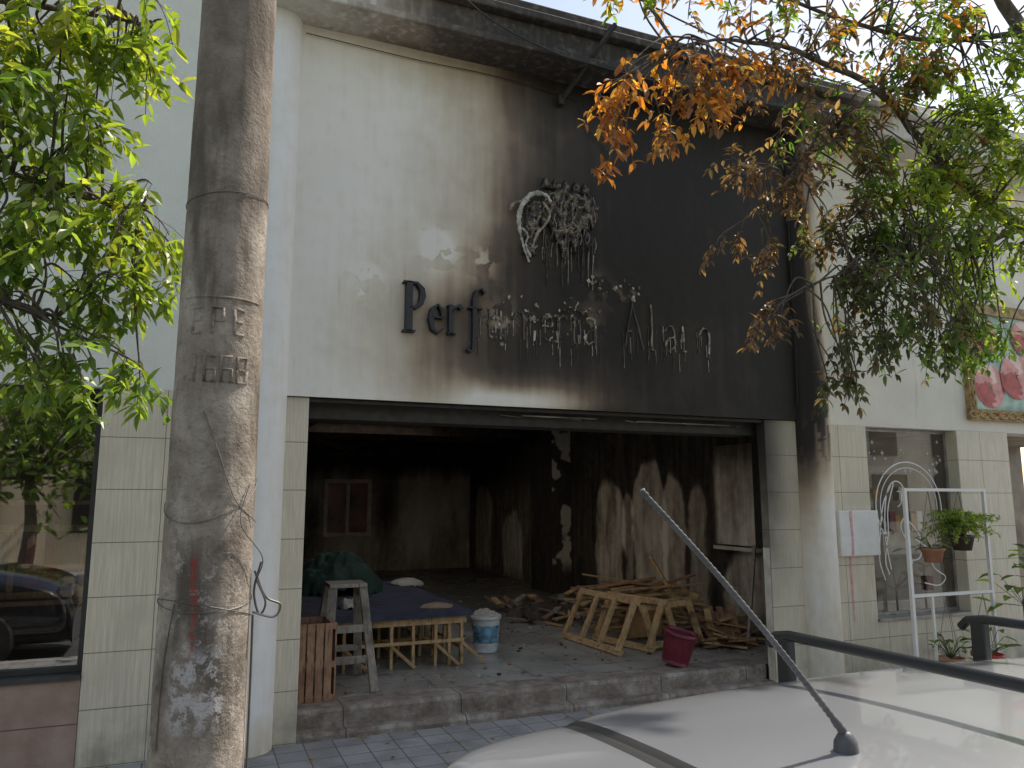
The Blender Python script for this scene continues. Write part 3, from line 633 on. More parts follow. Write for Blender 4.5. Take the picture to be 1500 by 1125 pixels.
def tree(name,limbs,clusters,fol_name):
    T=empty(name); tw=MB(); lf=MB()
    nodes=[]
    for pts,r0,r1 in limbs:
        P=spline(pts,6); n=len(P); tw.tube([p+rv()*r0*.15 for p in P],[r0+(r1-r0)*i/(n-1) for i in range(n)],10)
        nodes+=P
    for (cx,cy,cz,rx,ry,rz,n,cols,ll,droop) in clusters:
        C=Vector((cx,cy,cz)); nb=max(2,n//4)
        for k in range(nb):
            r=rv(); r=Vector((r.x*rx,r.y*ry,r.z*rz))*random.uniform(.35,1.15)*1.1; tip=C+r
            cand=sorted(nodes,key=lambda p:(p-tip).length)[:5]; near=random.choice(cand)
            mid=near.lerp(tip,.55)+Vector((0,0,.05))+rv()*.06
            e=tip+(tip-mid).normalized()*.06+Vector((0,0,-.05*droop))
            P=spline([near,mid,tip,e],5)
            tw.tube(P,[.006*(1-i/len(P))+.002 for i in range(len(P))],5)
            m=max(1,n//nb)
            for j in range(m+random.choice([0,0,1])):
                i=random.randint(int(len(P)*.55),len(P)-1); t_=(P[i]-P[i-1]).normalized()
                d=(t_*.5+rv()*1.0+Vector((0,0,-.2*droop))).normalized()
                compound(lf,tw,P[i],d,random.uniform(.11,.20),random.choice([2,3,3,4]),cols,ll,droop)
    tw.obj("trunk_and_limbs",[M_bark],T,smooth=True)
    lf.obj(fol_name,[M_leaf],T,colattr=True)
    return T
GR=[(.10,.17,.03),(.13,.21,.04),(.08,.14,.03),(.17,.24,.05)]
YG=[(.22,.29,.04),(.18,.26,.04),(.28,.31,.05),(.13,.19,.03)]
OR=[(.42,.18,.03),(.36,.14,.03),(.46,.27,.06),(.24,.10,.04)]
BR=[(.17,.10,.065),(.12,.075,.055),(.24,.15,.10),(.08,.06,.045)]
DG=[(.06,.085,.035),(.09,.12,.045),(.12,.085,.055),(.07,.07,.04)]
MX=GR+BR[:2]+OR[:1]
tree("street_tree",[
 ([(7.2,-2.4,-.1),(7.15,-2.4,1.5),(7.0,-2.35,3.0)],.17,.12),
 ([(7.0,-2.35,3.0),(6.3,-2.15,3.35),(5.8,-2.0,3.75),(5.45,-1.8,4.15),(5.2,-1.7,4.45),(4.6,-1.8,4.75),(3.7,-1.9,4.80),(3.1,-1.95,4.70),(2.6,-2.0,4.5)],.060,.004),
 ([(7.0,-2.35,3.0),(6.6,-2.2,4.6),(6.05,-2.0,5.45),(5.5,-2.0,6.1),(4.8,-2.2,6.6)],.08,.03),
 ([(5.8,-2.0,3.75),(5.2,-1.9,3.55),(4.6,-1.9,3.4),(4.1,-1.9,3.25),(3.7,-1.9,3.1)],.020,.004),
 ([(4.6,-1.8,4.75),(4.1,-1.8,4.3),(3.7,-1.8,3.9),(3.45,-1.8,3.5)],.012,.004),
 ([(6.05,-2.0,5.45),(5.2,-1.8,5.3),(4.3,-1.8,5.25),(3.3,-1.9,5.2),(2.6,-2.0,5.0)],.025,.005),
 ([(7.0,-2.35,3.0),(6.0,-3.0,4.6),(5.0,-3.3,5.4),(3.5,-3.3,5.6),(2.2,-3.4,5.7)],.08,.015)],
 [(2.24,-2.0,4.02,.14,.2,.26,34,OR,.085,1.1),(2.55,-2.0,4.12,.22,.25,.14,26,OR+BR[:2],.085,1),(2.80,-2.0,4.38,.28,.25,.16,40,OR+BR[:1],.085,.9),(3.15,-1.9,4.58,.30,.3,.16,30,BR+OR[:2],.08,.9),(3.55,-1.9,4.64,.32,.3,.18,42,BR+OR[:1],.08,.8),
  (2.45,-2.0,4.78,.40,.3,.10,18,OR+GR,.08,.6),(3.1,-1.9,5.0,.5,.3,.12,30,BR+OR[:2]+GR[:1],.08,.6),(3.8,-1.9,5.02,.4,.3,.16,34,BR+GR[:2],.08,.6),(4.1,-1.9,4.30,.36,.3,.34,90,BR+GR[:3],.08,.9),
  (3.6,-1.8,3.88,.34,.25,.16,54,BR,.08,1),(3.35,-1.8,3.45,.30,.2,.14,20,BR,.07,1),(3.47,-1.8,2.97,.12,.12,.08,16,BR,.08,1.2),(4.2,-1.8,3.72,.3,.3,.2,60,BR+DG,.08,.9),
  (4.30,-1.9,3.15,.36,.3,.34,130,DG+GR[:1],.08,.9),(3.95,-1.9,2.62,.14,.15,.10,26,DG,.08,1),(4.6,-1.9,3.55,.3,.3,.25,80,DG+GR,.08,.9),
  (4.75,-1.9,4.15,.34,.35,.40,130,YG+GR+BR[:1],.085,.8),(5.3,-1.9,4.2,.40,.35,.45,190,YG,.085,.8),(5.5,-2.0,5.0,.5,.4,.50,190,YG+GR,.085,.7),(4.75,-1.9,4.95,.40,.3,.34,100,MX,.08,.7),(5.0,-1.9,5.5,.5,.3,.25,70,MX,.08,.7),
  (5.35,-1.9,3.55,.42,.35,.24,130,GR+YG,.085,.9),(4.85,-1.9,3.0,.34,.3,.24,100,DG+GR,.08,1),(5.60,-1.9,2.95,.28,.3,.10,20,GR,.085,1),
  (4.2,-1.9,5.45,.7,.4,.22,44,BR+GR,.08,.6),
  (4.6,-3.3,5.5,.8,.6,.4,70,GR,.11,.6),(3.2,-3.3,5.6,.8,.6,.4,80,GR,.11,.6),(2.4,-3.4,5.8,.5,.5,.3,40,GR,.11,.6),(6.2,-2.6,4.6,.6,.6,.6,60,GR,.11,.6),(6.6,-2.6,6.2,1.2,1,.8,120,GR,.12,.6)],"foliage")  # first clusters hang out of view, added to dapple the car roof
tree("street_tree",[
 ([(-2.3,-2.6,-.1),(-2.3,-2.6,1.8),(-2.1,-2.5,3.0)],.16,.12),
 ([(-2.1,-2.5,3.0),(-1.5,-2.3,3.5),(-1.0,-2.2,3.75),(-.6,-2.1,3.85),(-.3,-2.1,3.85)],.035,.004),
 ([(-2.1,-2.5,3.0),(-1.5,-2.2,3.1),(-1.0,-2.1,3.1),(-.6,-2.0,3.05),(-.3,-2.0,2.98)],.025,.004),
 ([(-2.1,-2.5,3.0),(-1.4,-2.2,2.75),(-1.0,-2.1,2.6),(-.6,-2.0,2.45)],.02,.004),
 ([(-2.1,-2.5,3.0),(-2.2,-2.9,4.5),(-1.6,-3.0,5.4)],.08,.03)],
 [(-.70,-2.1,3.82,.30,.25,.22,90,YG,.09,.8),(-.36,-2.1,3.80,.16,.2,.14,40,YG,.09,.9),(-.80,-2.1,3.38,.24,.25,.22,70,YG+GR,.09,.8),(-.52,-2.1,3.42,.12,.2,.12,22,YG,.09,.9),
  (-.66,-2.0,3.02,.30,.25,.18,90,GR+YG,.09,.8),(-.29,-2.0,2.94,.14,.2,.18,48,YG,.09,.9),(-.76,-2.0,2.66,.24,.25,.16,50,GR,.09,.9),(-.40,-2.0,2.68,.12,.2,.10,24,GR+YG,.09,.9),
  (-.54,-2.0,2.32,.28,.2,.08,46,GR+YG[:1],.09,.9),(-1.3,-2.2,3.4,.35,.3,.5,90,GR,.10,.8),(-1.2,-2.1,2.6,.3,.3,.25,36,GR,.10,.9),
  (-1.7,-2.8,5.0,1.0,1.0,.9,160,GR,.12,.7)],"foliage")
random.seed(21)
pl=MB();tw=MB()
for i in range(80):
    a=random.uniform(0,6.28); r=random.uniform(.1,.44); c=Vector((6.80,Yp,1.36)); e=c+Vector((r*math.cos(a),r*.7*math.sin(a),random.uniform(-.06,.24)))
    P=spline([c,c.lerp(e,.5)+Vector((0,0,.09)),e],5); tw.tube(P,.0018,3)
    for p in P[3:]:
        for k in range(6): leaflet(pl,p,rv()+Vector((0,0,-.2)),rv(),.034,.010,random.choice(GR+YG))
for (cx,cy,cz,n,R_,s_) in [(6.38,Yp,1.26,16,.12,.07),(6.45,Yp-.05,.30,26,.16,.08),(6.93,Yp-.05,.30,18,.20,.13),(7.42,Yp-.1,.72,14,.28,.20),(7.75,Yp,.95,14,.25,.16)]:
    for i in range(n):
        a=random.uniform(0,6.28); e=Vector((cx+R_*math.cos(a)*random.uniform(.3,1),cy+R_*math.sin(a)*random.uniform(.3,1),cz+random.uniform(-.02,R_*1.1)))
        tw.tube([(cx,cy,cz-.03),tuple(e)],.003,4); leaflet(pl,e,Vector((math.cos(a),math.sin(a),random.uniform(-.5,.4))),Vector((0,0,1)),s_,s_*.55,random.choice(GR+DG[:2]))
tw.tube([(7.42,Yp-.1,0),(7.42,Yp-.1,.75)],.012,6); tw.tube([(7.75,Yp,0),(7.75,Yp,.98)],.012,6)
tw.obj("plant_stems",[simple("green_stem",(.06,.09,.03),.7)],PS); pl.obj("plant_leaves",[M_leaf],PS,colattr=True)

# ================================================================== UTILITY POLE
U=empty("concrete_utility_pole"); nth=48;nz=360
th=np.linspace(0,2*math.pi,nth,endpoint=False);z=np.linspace(-.1,8.5,nz);T_,Z_=np.meshgrid(th,z)
rad=.158-.0062*Z_+.006*(fbm(T_*1.5,Z_,2,3)-.5)+.0035*(fbm(T_*3,Z_,9,13)-.5)
P=np.stack([.065+rad*np.cos(T_),-2.8+rad*np.sin(T_),Z_],-1).reshape(-1,3)
F=[(i*nth+j,i*nth+(j+1)%nth,(i+1)*nth+(j+1)%nth,(i+1)*nth+j) for i in range(nz-1) for j in range(nth)]
me=bpy.data.meshes.new("shaft");me.from_pydata(P.tolist(),[],F);me.materials.append(M_pole);me.polygons.foreach_set("use_smooth",[True]*len(F))
o=bpy.data.objects.new("shaft",me);COL.objects.link(o);o.parent=U
b=MB()
def onp(a,z,dr=.0):
    r=.158-.0062*z+dr; return (.065+r*math.cos(a),-2.8+r*math.sin(a),z)
A0=-math.pi/2
def pst(pts,w=.009):
    b.tube([onp(A0+p[0]/.145,p[1],-.001) for p in pts],w,6)
seg={'E':[[(0,0),(0,1)],[(0,0),(1,0)],[(0,.5),(.8,.5)],[(0,1),(1,1)]],'P':[[(0,0),(0,1),(1,1),(1,.5),(0,.5)]],'C':[[(1,0),(0,0),(0,1),(1,1)]],'6':[[(1,1),(0,1),(0,0),(1,0),(1,.5),(0,.5)]],'8':[[(0,.5),(0,1),(1,1),(1,.5),(0,.5),(0,0),(1,0),(1,.5)]],'1':[[(.5,0),(.5,1)]]}
for row,zz in (("EPE",2.27),("1668",2.10)):
    n=len(row); 
    for i,ch in enumerate(row):
        x0=-.105+i*(.22/n)
        for s_ in seg[ch]: pst([(x0+.036*p[0],zz+.09*p[1]) for p in s_],.0065)
b.tube([onp(A0-1.0+2.0*i/14,2.40,-.001) for i in range(15)],.005,6)
b.obj("embossed_plate",[M_pole],U,smooth=True)
b=MB()
for zc,tilt,off in ((1.36,.03,0),(1.33,-.04,1),(2.78,.02,2),(1.72,.10,.5)):
    b.tube([onp(a*.2,zc+tilt*math.sin(a*.2+off),.003) for a in range(33)],.0016,4)
b.tube(spline([onp(A0+.9,1.75,.005),onp(A0+.6,1.62,.02),onp(A0+1.2,1.5,.04),onp(A0+1.3,1.42,.02)]),.002,5)
b.tube(spline([onp(A0+1.35,1.45,.01),onp(A0+1.4,1.36,.05),onp(A0+1.45,1.33,.10),onp(A0+1.4,1.29,.08),onp(A0+1.3,1.31,.01)]),.004,6)
b.tube(spline([onp(A0+1.4,1.48,.03),onp(A0+1.4,1.38,.01),onp(A0+1.42,1.30,.03),onp(A0+1.4,1.34,.05),onp(A0+1.3,1.42,.02)]),.004,6)
b.tube(spline([onp(A0+1.35,1.3,.01),onp(A0+1.32,1.1,.012),onp(A0+1.3,.8,.012),onp(A0+1.3,.2,.01)]),.004,6)
b.tube(spline([onp(A0-.3,2.0,.003),onp(A0+.1,1.85,.003),onp(A0+.5,1.7,.004),onp(A0+1.2,1.62,.012)]),.0016,4)
b.tube(spline([onp(A0-.7,1.36,.003),onp(A0-.9,1.15,.003),onp(A0-.95,.9,.003)]),.0016,4)
b.obj("tie_wires",[M_gwire],U)
# ================================================================== OBJECTS IN SHOP
def jit(a): return random.uniform(-a,a)
b=MB(); x0,x1,y0_,y1_=.79,1.05,.34,.72; z0=ZF+.006; z1=z0+.56
for i in range(4):
    w=(x1-x0)/4; b.box((x0+i*w+.004,y0_-.012,z0),(x0+(i+1)*w-.008,y0_,z1)); b.box((x0+i*w+.004,y1_,z0),(x0+(i+1)*w-.008,y1_+.012,z1))
for i in range(5):
    w=(y1_-y0_)/5; b.box((x1+.016,y0_+i*w+.004,z0),(x1+.028,y0_+(i+1)*w-.008,z1)); b.box((x0-.028,y0_+i*w+.004,z0),(x0-.016,y0_+(i+1)*w-.008,z1))
for z in (z0,z0+.24,z1-.045):
    b.box((x0-.015,y0_+.001,z),(x1+.015,y0_+.03,z+.045)); b.box((x0-.015,y1_-.03,z),(x1+.015,y1_-.001,z+.045)); b.box((x0-.015,y0_+.031,z),(x0+.012,y1_-.031,z+.045)); b.box((x1-.012,y0_+.031,z),(x1+.015,y1_-.031,z+.045))
b.obj("wooden_crate",[M_crate])
b=MB(); zt=ZF+.82
b.box((1.06,.62,zt-.03),(1.36,.92,zt))
for sx,ex in ((1.09,1.02),(1.33,1.40)):
    for sy,ey in ((.66,.46),(.88,1.12)):
        b.beam((sx,sy,zt-.03),(ex,ey,ZF+.01),.07,.025)
b.beam((1.05,.52,ZF+.25),(1.38,.52,ZF+.25),.02,.06); b.beam((1.06,.56,ZF+.48),(1.36,.56,ZF+.48),.02,.06); b.beam((1.05,1.04,ZF+.25),(1.38,1.04,ZF+.25),.02,.05); b.beam((1.35,.66,zt-.08),(1.35,.9,zt-.08),.02,.08)
b.obj("wooden_step_stool",[M_grey],bevel=.003)
TB=empty("low_trestle_table"); 
nu,nv=50,70; us=np.linspace(.84,2.46,nu);vs=np.linspace(1.16,4.0,nv);uu,vv=np.meshgrid(us,vs)
zz=.675+.016*fbm(uu,vv,2.2,5)+.006*fbm(uu,vv,9,6)
zz=np.where(vv<1.2,zz-.05,zz)
b=MB(); b.v=[tuple(p) for p in np.stack([uu,vv,zz],-1).reshape(-1,3).tolist()]
for i in range(nv-1):
    for j in range(nu-1): b.face((i*nu+j,i*nu+j+1,(i+1)*nu+j+1,(i+1)*nu+j))
b.obj("blue_cloth_top",[M_blue],TB,smooth=True)
b=MB(); b.box((.86,1.2,.635),(2.44,3.98,.665))
for y in (1.24,1.7,2.4,3.1,3.9):
    b.beam((.9,y,.60),(2.42,y,.60),.025,.06)
for i,x in enumerate((.92,1.30,1.50,1.72,1.92,2.13,2.26,2.38)):
    b.beam((x,1.26,ZF),(x,1.26,.60),.05,.028); 
    b.beam((x+jit(.03),1.75,ZF),(x,1.75,.60),.04,.028)
    if i%2==1: b.beam((x,1.24,.40),(x+.20,1.16,ZF+.012),.03,.025); b.beam((x+.02,1.30,ZF+.14),(x+.02,2.3,ZF+.14),.025,.04)
    b.beam((x,1.26,.56),(x,3.9,.56),.03,.04)
for x in (.92,2.38): 
    for y in (2.4,3.1,3.9): b.beam((x,y,ZF),(x,y,.6),.04,.04)
b.beam((1.3,1.235,.42),(2.40,1.235,.42),.02,.03); b.beam((1.5,1.77,.36),(2.4,1.77,.36),.02,.03)
b.obj("slatted_legs",[M_pine],TB,bevel=.002)
def heap(name,c,rx,ry,h,mat,seed,parent=None,sp=1.6,n=60):
    u=np.linspace(-1,1,n);uu,vv=np.meshgrid(u,u);r=np.sqrt(uu**2+vv**2)*(1+.25*(fbm(uu+3,vv+3,1.5,seed)-.5)*2)
    z=np.clip(1-r**2,0,1)**.6*h*(.55+.9*fbm(uu+5,vv+5,sp,seed+3,5)); fold=np.abs(np.sin(7*fbm(uu+2,vv+2,1.1,seed+7,2)*3))*.14*h; z=z+fold*np.clip(1-r,0,1)
    b=MB(); b.v=[(c[0]+a*rx,c[1]+d*ry,c[2]+e) for a,d,e in zip(uu.ravel(),vv.ravel(),z.ravel())]
    R2=r
    for i in range(n-1):
        for j in range(n-1):
            if R2[i,j]<1.02: b.face((i*n+j,i*n+j+1,(i+1)*n+j+1,(i+1)*n+j))
    return b.obj(name,[mat],parent,smooth=True)
heap("green_tarp_heap",(1.55,3.15,.688),.50,.5,.36,M_green,3,None,2.6)
heap("white_rag",(2.45,3.5,.69),.20,.25,.07,M_rag,8); heap("white_rag",(1.42,1.7,.69),.10,.12,.08,M_rag,12); heap("brown_paper",(2.2,1.45,.69),.16,.10,.04,simple("brown_paper",(.32,.23,.15),.8),15)
def bucket(name,c,r0,r1,h,mats,M=None,rag=False):
    E_=empty(name); b=MB()
    pr=[(0,.003),(r0*.96,.0),(r0,.01)]; 
    N=8
    for i in range(N+1):
        t_=i/N; pr.append((r0+(r1-r0)*t_,.01+(h-.02)*t_))
    pr+=[(r1+.008,h-.035),(r1+.010,h-.03),(r1+.010,h),(r1-.004,h),(r1-.006,h-.03),(r0-.004,.012),(0,.012)]
    b.lathe(pr,c,36,0,M)
    for i,f in enumerate(b.f):
        ring=i//36; a=i%36
        b.mi[i]=1 if (5<=ring<=8 and len(mats)>1 and (a>16 and a<32 )) else 0
    b.obj("bucket_shell",mats[:2],E_,smooth=True)
    b=MB(); pts=[Vector((math.cos(a*.2-.1)*(r1+.012),math.sin(a*.2-.1)*(r1+.012)*.55-.0,h-.05-.10*math.sin(a*.2))) for a in range(17)]
    if M is not None: pts=[M@p for p in pts]
    b.tube([(p.x+c[0],p.y+c[1],p.z+c[2]) for p in pts],.003,5); b.obj("handle",[M_gwire],E_)
    return E_
bk=bucket("plastic_bucket",(2.78,1.68,ZF+.003),.115,.145,.35,[simple("white_plastic",(.66,.67,.68),.4,0,.12,14,.05),simple("blue_label",(.16,.32,.46),.4,0,.8,16,.05)])
heap("rag_in_bucket",(2.78,1.68,ZF+.33),.14,.14,.07,M_rag,20,bk,3.5)
M_r=Matrix.Rotation(math.radians(10),3,'Y')@Matrix.Rotation(math.radians(10),3,'X')
bucket("plastic_bucket",(4.14,.42,ZF+.025),.12,.15,.29,[simple("maroon_plastic",(.16,.018,.035),.35,0,.3,14,.05)],M_r)
b=MB(); random.seed(31)
def openframe(o,u,v,w,h,nr,t=.05,d=.035,m=0):
    o=Vector(o);u=Vector(u).normalized();v=Vector(v).normalized();n=u.cross(v).normalized()
    for k in (0,1): b.beam(o+v*(h*k),o+v*(h*k)+u*w,t,d,m,up=n)
    for i in range(nr):
        q=o+u*(w*(i+.15)/(nr-.7))+n*.012; b.beam(q,q+v*h,t,d*.9,m,up=n)
openframe((3.84,2.10,ZF+.03),(.05,-1.0,0),(.35,.10,.62),1.15,.52,4,.065)
openframe((4.08,1.85,ZF+.03),(.22,-1.0,0),(.30,.10,.60),.90,.48,3,.065)
openframe((4.28,1.06,ZF+.05),(1,-.05,.06),(.10,.45,.55),.62,.42,3,.065)
openframe((4.45,1.6,ZF+.38),(1,-.15,.06),(-.1,.9,.15),.8,.45,4)
b.box((4.35,1.25,ZF+.06),(4.78,1.28,ZF+.34),2,Matrix.Rotation(.05,4,'Z'))
for i in range(52):
    x=random.uniform(4.5,5.05);y=random.uniform(1.6,2.4);z=ZF+.04+.011*i; a=random.gauss(.0,.22)
    L=random.uniform(.5,1.05); dx,dy=math.cos(a),math.sin(a); tz=random.gauss(0,.035)
    b.beam((x-dx*L/2,y-dy*L/2,min(z,ZF+.54)-tz),(x+dx*L/2,y+dy*L/2,min(z,ZF+.56)+tz),random.uniform(.03,.08),random.uniform(.012,.03),random.choice([0,0,0,1,0,2]))
for i in range(38):
    x=random.uniform(4.85,5.5);y=random.uniform(.85,1.7);a=random.uniform(-1.0,1.0);L=random.uniform(.25,.6);z=ZF+.02+random.uniform(0,.24)*(1 if y>1.1 else .3);tz=random.uniform(-.08,.08)
    z=max(z,ZF+.02+abs(tz)); b.beam((x-math.cos(a)*L/2,y-math.sin(a)*L/2,z-tz),(x+math.cos(a)*L/2,y+math.sin(a)*L/2,z+tz),random.uniform(.04,.09),.015,random.choice([0,0,1,3,0]))
for i in range(8): b.beam((5.0+.05*i,1.0+jit(.1),ZF+.03),(5.15+.05*i,1.45+jit(.1),ZF+.30+jit(.05)),.07,.014,random.choice([0,1]))
b.beam((5.05,1.5,ZF+.2),(4.85,1.9,ZF+.85),.035,.03,0)
b.obj("broken_wood_pile",[M_pine,M_crate,simple("raw_plywood",(.48,.26,.12),.7),M_char],bevel=.0015)
b=MB(); random.seed(44)
for i in range(60):
    x=random.uniform(3.85,5.3);y=random.uniform(2.7,4.6);a=random.uniform(0,3.1);L=random.uniform(.06,.5);z=ZF+.01+random.uniform(0,.12)
    b.beam((x,y,z),(x+math.cos(a)*L,y+math.sin(a)*L,z+random.uniform(0,.10)),random.uniform(.02,.12),.02,random.choice([0,1,2,1,4]))
for i in range(300):
    x=random.uniform(.9,5.6);y=random.choice([random.uniform(.35,3),random.uniform(2,6)]);s_=random.uniform(.004,.020); M=Matrix.Translation((x,y,ZF+s_*.5))@Matrix.Rotation(random.uniform(0,3),4,'Z')@Matrix.Rotation(random.uniform(-.4,.4),4,'X')
    b.box((-s_,-s_*.7,-s_*.4),(s_,s_*.7,s_*.4),random.choice([0,1,2,3,1]),M)
b.obj("fire_debris",[M_char,M_grey,M_crate,M_rag,M_pine])
heap("debris_mound",(4.3,3.6,ZF-.01),.55,.45,.16,M_char,50)
b=MB(); b.beam((5.40,.95,ZF+.01),(5.62,1.05,ZF+1.0),.03,.03); b.obj("leaning_stick",[M_grey])
b=MB(); random.seed(5)
for i in range(60):
    x=random.uniform(.7,5.2);y=random.uniform(-1.3,-.03);p=Vector((x,y,SW+.004)); leaflet(b,p,Vector((random.uniform(-1,1),random.uniform(-1,1),.05)),Vector((0,0,1)),.05,.02,random.choice(BR+OR))
b.obj("fallen_leaves",[M_leaf],None,colattr=True)

# ================================================================== CARS
def carpaint(name,col,metal,rough,mottle=0):
    t=NT(name); f=t.noise(900,2); c=t.mix(t.math('MULTIPLY',f,.25),col,tuple(k*.7 for k in col)); t.bump(t.noise(1.2,2),.02,.02)
    t.b.inputs["Coat Weight"].default_value=1.0; t.b.inputs["Coat Roughness"].default_value=.03
    if mottle: c=t.mix(t.math('MULTIPLY',t.smooth(t.noise(2.2,3),.35,.75),mottle),c,tuple(min(1,k*1.35) for k in col))  # paler random blotches mixed into the paint colour
    return t.fin(c,rough,metal)
M_cglass=simple("car_glass",(.01,.012,.014),.05,0,.1,3,0,.8); M_rub=simple("black_rubber",(.015,.015,.015),.6,0,.2,20,.1); M_rim=simple("alloy_rim",(.45,.45,.46),.3,.9,.1,8,0)
def car(name,paint,st,X0,Yc,dirn,zr=-.13,wheels=(.75,3.35),seams=()):
    C=empty(name); b=MB(); ns=len(st); W=17
    for (s_,hw,zb,zt,hr) in st:
        half=[(hw*.90,.20),(hw,.42),(hw*.995,zb-.04),(hw*.97,zb),(hr+.035,zt-.070),(hr+.012,zt-.036),(hr-.010,zt-.030),(hr*.88,zt-.010),(0,zt+.018)]
        if zt-zb<.12: half=[(hw*.90,.20),(hw,.36),(hw*.99,zb-.12),(hw*.96,zb-.05),(hr+.02,zb),(hr+.01,zb+.01),(hr,zb+.015),(hr*.8,zt),(0,zt+.012)]
        full=[(y,z) for y,z in half]+[(-y,z) for y,z in half[-2::-1]]
        for y,z_ in full: b.v.append((X0+dirn*s_,Yc+y,z_+zr))
    for i in range(ns-1):
        tall=min(st[i][3]-st[i][2],st[i+1][3]-st[i+1][2])
        for j in range(W-1):
            m=0
            if tall>.3 and j in (3,12): m=1
            if tall>.3 and j in (5,10) and st[i][0]>.14: m=2
            slope=abs(st[i][3]-st[i+1][3])/max(.01,abs(st[i][0]-st[i+1][0]))
            if j in range(4,12) and .35<slope and st[i][3]>.9 and st[i+1][3]>.9 and st[i][0]>.5: m=1
            if (i in seams): m=2
            b.face((i*W+j,i*W+j+1,(i+1)*W+j+1,(i+1)*W+j),m)
        b.face((i*W,(i+1)*W,(i+1)*W+W-1,i*W+W-1),2)
    b.face(range(W),0); b.face([(ns-1)*W+j for j in range(W)][::-1],0)
    o=b.obj("body",[paint,M_cglass,M_rub],C,smooth=True); sd=o.modifiers.new("s",'SUBSURF'); sd.levels=2; sd.render_levels=2
    b=MB(); Rx=Matrix.Rotation(math.pi/2,3,'X')
    for s_ in wheels:
        for sg in (-1,1):
            c=(X0+dirn*s_,Yc+sg*.80,zr+.32); b.lathe([(.20,-.11),(.30,-.11),(.32,-.08),(.32,.08),(.30,.11),(.20,.11)],c,32,0,Rx); b.lathe([(0,-.06),(.05,-.09),(.17,-.085),(.21,-.11),(.21,.11),(.17,.085),(.05,.09),(0,.06)],c,10,1,Rx)
    b.obj("wheels",[M_rub,M_rim],C,smooth=False)
    return C
M_silver=carpaint("silver_car_paint",(.46,.47,.49),.55,.32,.5); M_navy=carpaint("dark_blue_car_paint",(.010,.012,.022),.4,.2)
st=[(0,.60,.62,.66,.46),(.02,.70,.80,1.05,.46),(.03,.75,.88,1.36,.48),(.05,.78,.92,1.400,.50),(.15,.80,.95,1.412,.53),(.307,.80,.96,1.420,.55),(.313,.80,.96,1.412,.552),(.319,.80,.96,1.420,.555),(.41,.82,.97,1.428,.58),(.85,.83,.97,1.440,.61),(1.6,.84,.96,1.443,.61),(2.3,.84,.95,1.40,.58),(2.9,.84,.93,1.12,.62),(3.05,.84,.90,.99,.66),(3.3,.84,.86,.93,.66),(3.9,.80,.76,.82,.62),(4.12,.72,.60,.64,.55),(4.18,.66,.46,.5,.5)]
C1=car("parked_car",M_silver,st,.40,-4.85,1,seams=(5,6))
b=MB()
for x in (1.30,1.95):
    zt=1.386
    b.tube([(x,-4.215,zt-.030),(x,-4.238,zt-.008),(x,-4.285,zt),(x,-4.85,zt+.006),(x,-5.415,zt),(x,-5.462,zt-.008),(x,-5.485,zt-.030)],.012,12)
    for y in (-4.270,-5.430): 
        b.box((x-.011,y-.020,1.255),(x+.011,y+.020,zt-.008))
o=b.obj("roof_crossbars",[simple("black_bar",(.02,.02,.022),.35,0,.1,10,0)],C1,bevel=.006)
b=MB()
b.lathe([(0,.018),(.007,.018),(.012,.013),(.018,.002),(.020,-.02)],(.97,-4.77,1.322),16,0)
A=Vector((.97,-4.77,1.334));T1=Vector((.615,-4.76,1.712)); N=150; 
b.tube([A.lerp(T1,i/N)+Vector((0,0,.012*math.sin(math.pi*i/N))) for i in range(N+1)],[(.0048 if i>8 else .0064)-.0006*(i/N)+(.0010 if i%3==0 else 0)+(.0010 if i>N-4 else 0) for i in range(N+1)],10,0)
b.obj("antenna",[simple("grey_rubber_antenna",(.085,.085,.09),.5,0,.3,30,.1)],C1,smooth=True)
b=MB(); b.box((.45,-4.74,1.255),(.48,-4.62,1.278)); b.obj("high_brake_light",[simple("orange_lens",(.8,.12,.02),.3,0,.1,5,0)],C1)
b=MB(); 
for sg in (-1,1): b.box((.44,-4.85+sg*.62-.08,.68),(.50,-4.85+sg*.62+.08,.92))
b.obj("tail_lamps",[simple("red_lens",(.4,.01,.01),.2,0,.1,5,0)],C1)
st2=[(0,.68,.52,.56,.55),(.06,.80,.75,.80,.62),(.25,.86,.92,.98,.68),(.9,.90,1.02,1.07,.72),(1.25,.91,1.06,1.13,.74),(1.75,.91,1.08,1.52,.66),(2.1,.91,1.08,1.62,.64),(3.3,.91,1.08,1.64,.64),(4.0,.90,1.08,1.58,.62),(4.35,.88,1.05,1.25,.64),(4.45,.84,.80,.84,.70),(4.5,.78,.6,.62,.66)]
C2=car("parked_car",M_navy,st2,-1.15,-4.85,-1,wheels=(.85,3.5))
b=MB()
for sg in (-1,1): b.box((-1.30,-4.85+sg*.60-.14,.62),(-1.19,-4.85+sg*.60+.14,.74))
b.obj("headlamps",[simple("lamp_lens",(.6,.6,.62),.1,.5,.1,5,0)],C2)

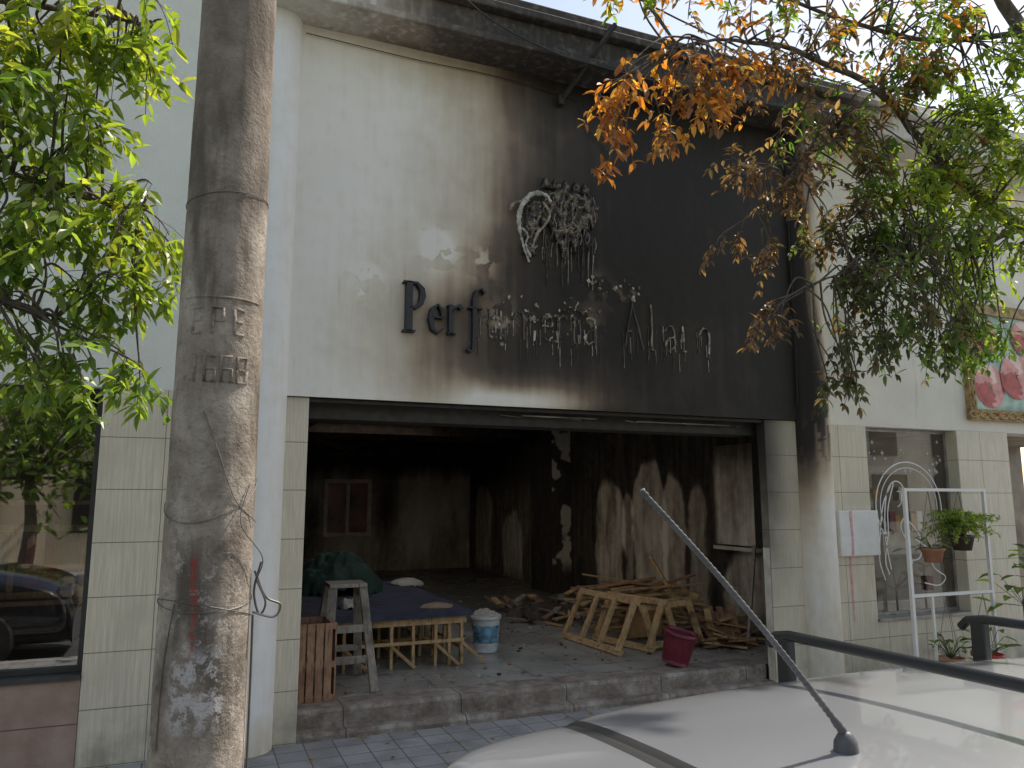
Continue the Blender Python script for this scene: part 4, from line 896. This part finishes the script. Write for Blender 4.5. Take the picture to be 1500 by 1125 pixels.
# ================================================================== OPPOSITE SIDE OF STREET
O=empty("opposite_street_building"); b=MB()
b.box((-40,-24,0),(-9,-15.2,5.5),0); b.box((-8.9,-24,0),(4,-15.25,6.8),1); b.box((4.1,-24,0),(40,-15.2,4.8),0)
b.obj("walls",[simple("sunlit_cream_wall",(.78,.73,.63),.85,0,.1,1,.2),simple("sunlit_ochre_wall",(.66,.55,.40),.85,0,.1,1,.2)],O)
b=MB()
for i in range(-12,12):
    x=i*3.2+.6; b.box((x,-15.25,.9 if i%3 else .02),(x+1.7,-15.14,2.6)); b.box((x,-15.25,3.3),(x+1.3,-15.14,4.4))
b.obj("windows_and_doors",[simple("dark_opening",(.03,.03,.035),.2,0,.2,2,0)],O)
def simple_tree(x,y,h,n=60):
    T=empty("street_tree"); tw=MB(); lf=MB(); tw.tube(spline([(x,y,-.1),(x+.1,y,h*.25),(x,y,h*.5),(x-.1,y,h*.85)]),[.16-.005*i for i in range(25)],8)
    for i in range(n):
        c=Vector((x,y,h*.66))+Vector((random.gauss(0,1),random.gauss(0,1),random.gauss(0,.8)))*h*.17
        tw.tube([(x,y,h*.5),tuple(c)],[.03,.006],5)
        for k in range(22): leaflet(lf,c+rv()*.35,rv(),rv(),.24,.10,random.choice(GR))
    tw.obj("trunk",[M_bark],T); lf.obj("crown",[M_leaf],T,colattr=True)
for x,y,h in ((-3.0,-11.9,4.2),(-1.2,-12.6,5.5),(6,-12.8,6),(13,-12.8,6.5)): simple_tree(x,y,h)

# ================================================================== LIGHT, SKY, CAMERA
el=math.radians(54); al=math.radians(12)
Sd=Vector((math.cos(el)*math.cos(al),math.cos(el)*math.sin(al),math.sin(el)))
L=bpy.data.lights.new("sun",'SUN'); L.energy=5.0; L.angle=math.radians(.5); L.color=(1,.94,.85)
o=bpy.data.objects.new("sun",L); COL.objects.link(o); o.rotation_euler=Sd.to_track_quat('Z','Y').to_euler()
w=bpy.data.worlds.new("World"); sc.world=w; w.use_nodes=True; nt=w.node_tree; bg=nt.nodes["Background"]
sk=nt.nodes.new("ShaderNodeTexSky"); sk.sky_type='NISHITA'; sk.sun_disc=False; sk.sun_elevation=el; sk.sun_rotation=math.atan2(Sd.x,Sd.y); sk.dust_density=1.0; sk.ozone_density=.5; sk.air_density=1.2
mx=nt.nodes.new("ShaderNodeMix"); mx.data_type='RGBA'; mx.blend_type='MULTIPLY'; mx.inputs[0].default_value=1; mx.inputs[7].default_value=(1.84,1.57,1.30,1)
nt.links.new(sk.outputs[0],mx.inputs[6]); nt.links.new(mx.outputs[2],bg.inputs[0]); bg.inputs[1].default_value=.15
cd=bpy.data.cameras.new("camera"); cam=bpy.data.objects.new("camera",cd); COL.objects.link(cam); sc.camera=cam
cam.location=(0,-5.75,1.7); cam.rotation_euler=(math.radians(98.5),0,math.radians(-22.4)); cd.sensor_width=36; cd.lens=27.05; cd.clip_start=.05; cd.clip_end=500
sc.view_settings.view_transform='Standard'; sc.view_settings.look='None'; sc.view_settings.exposure=0
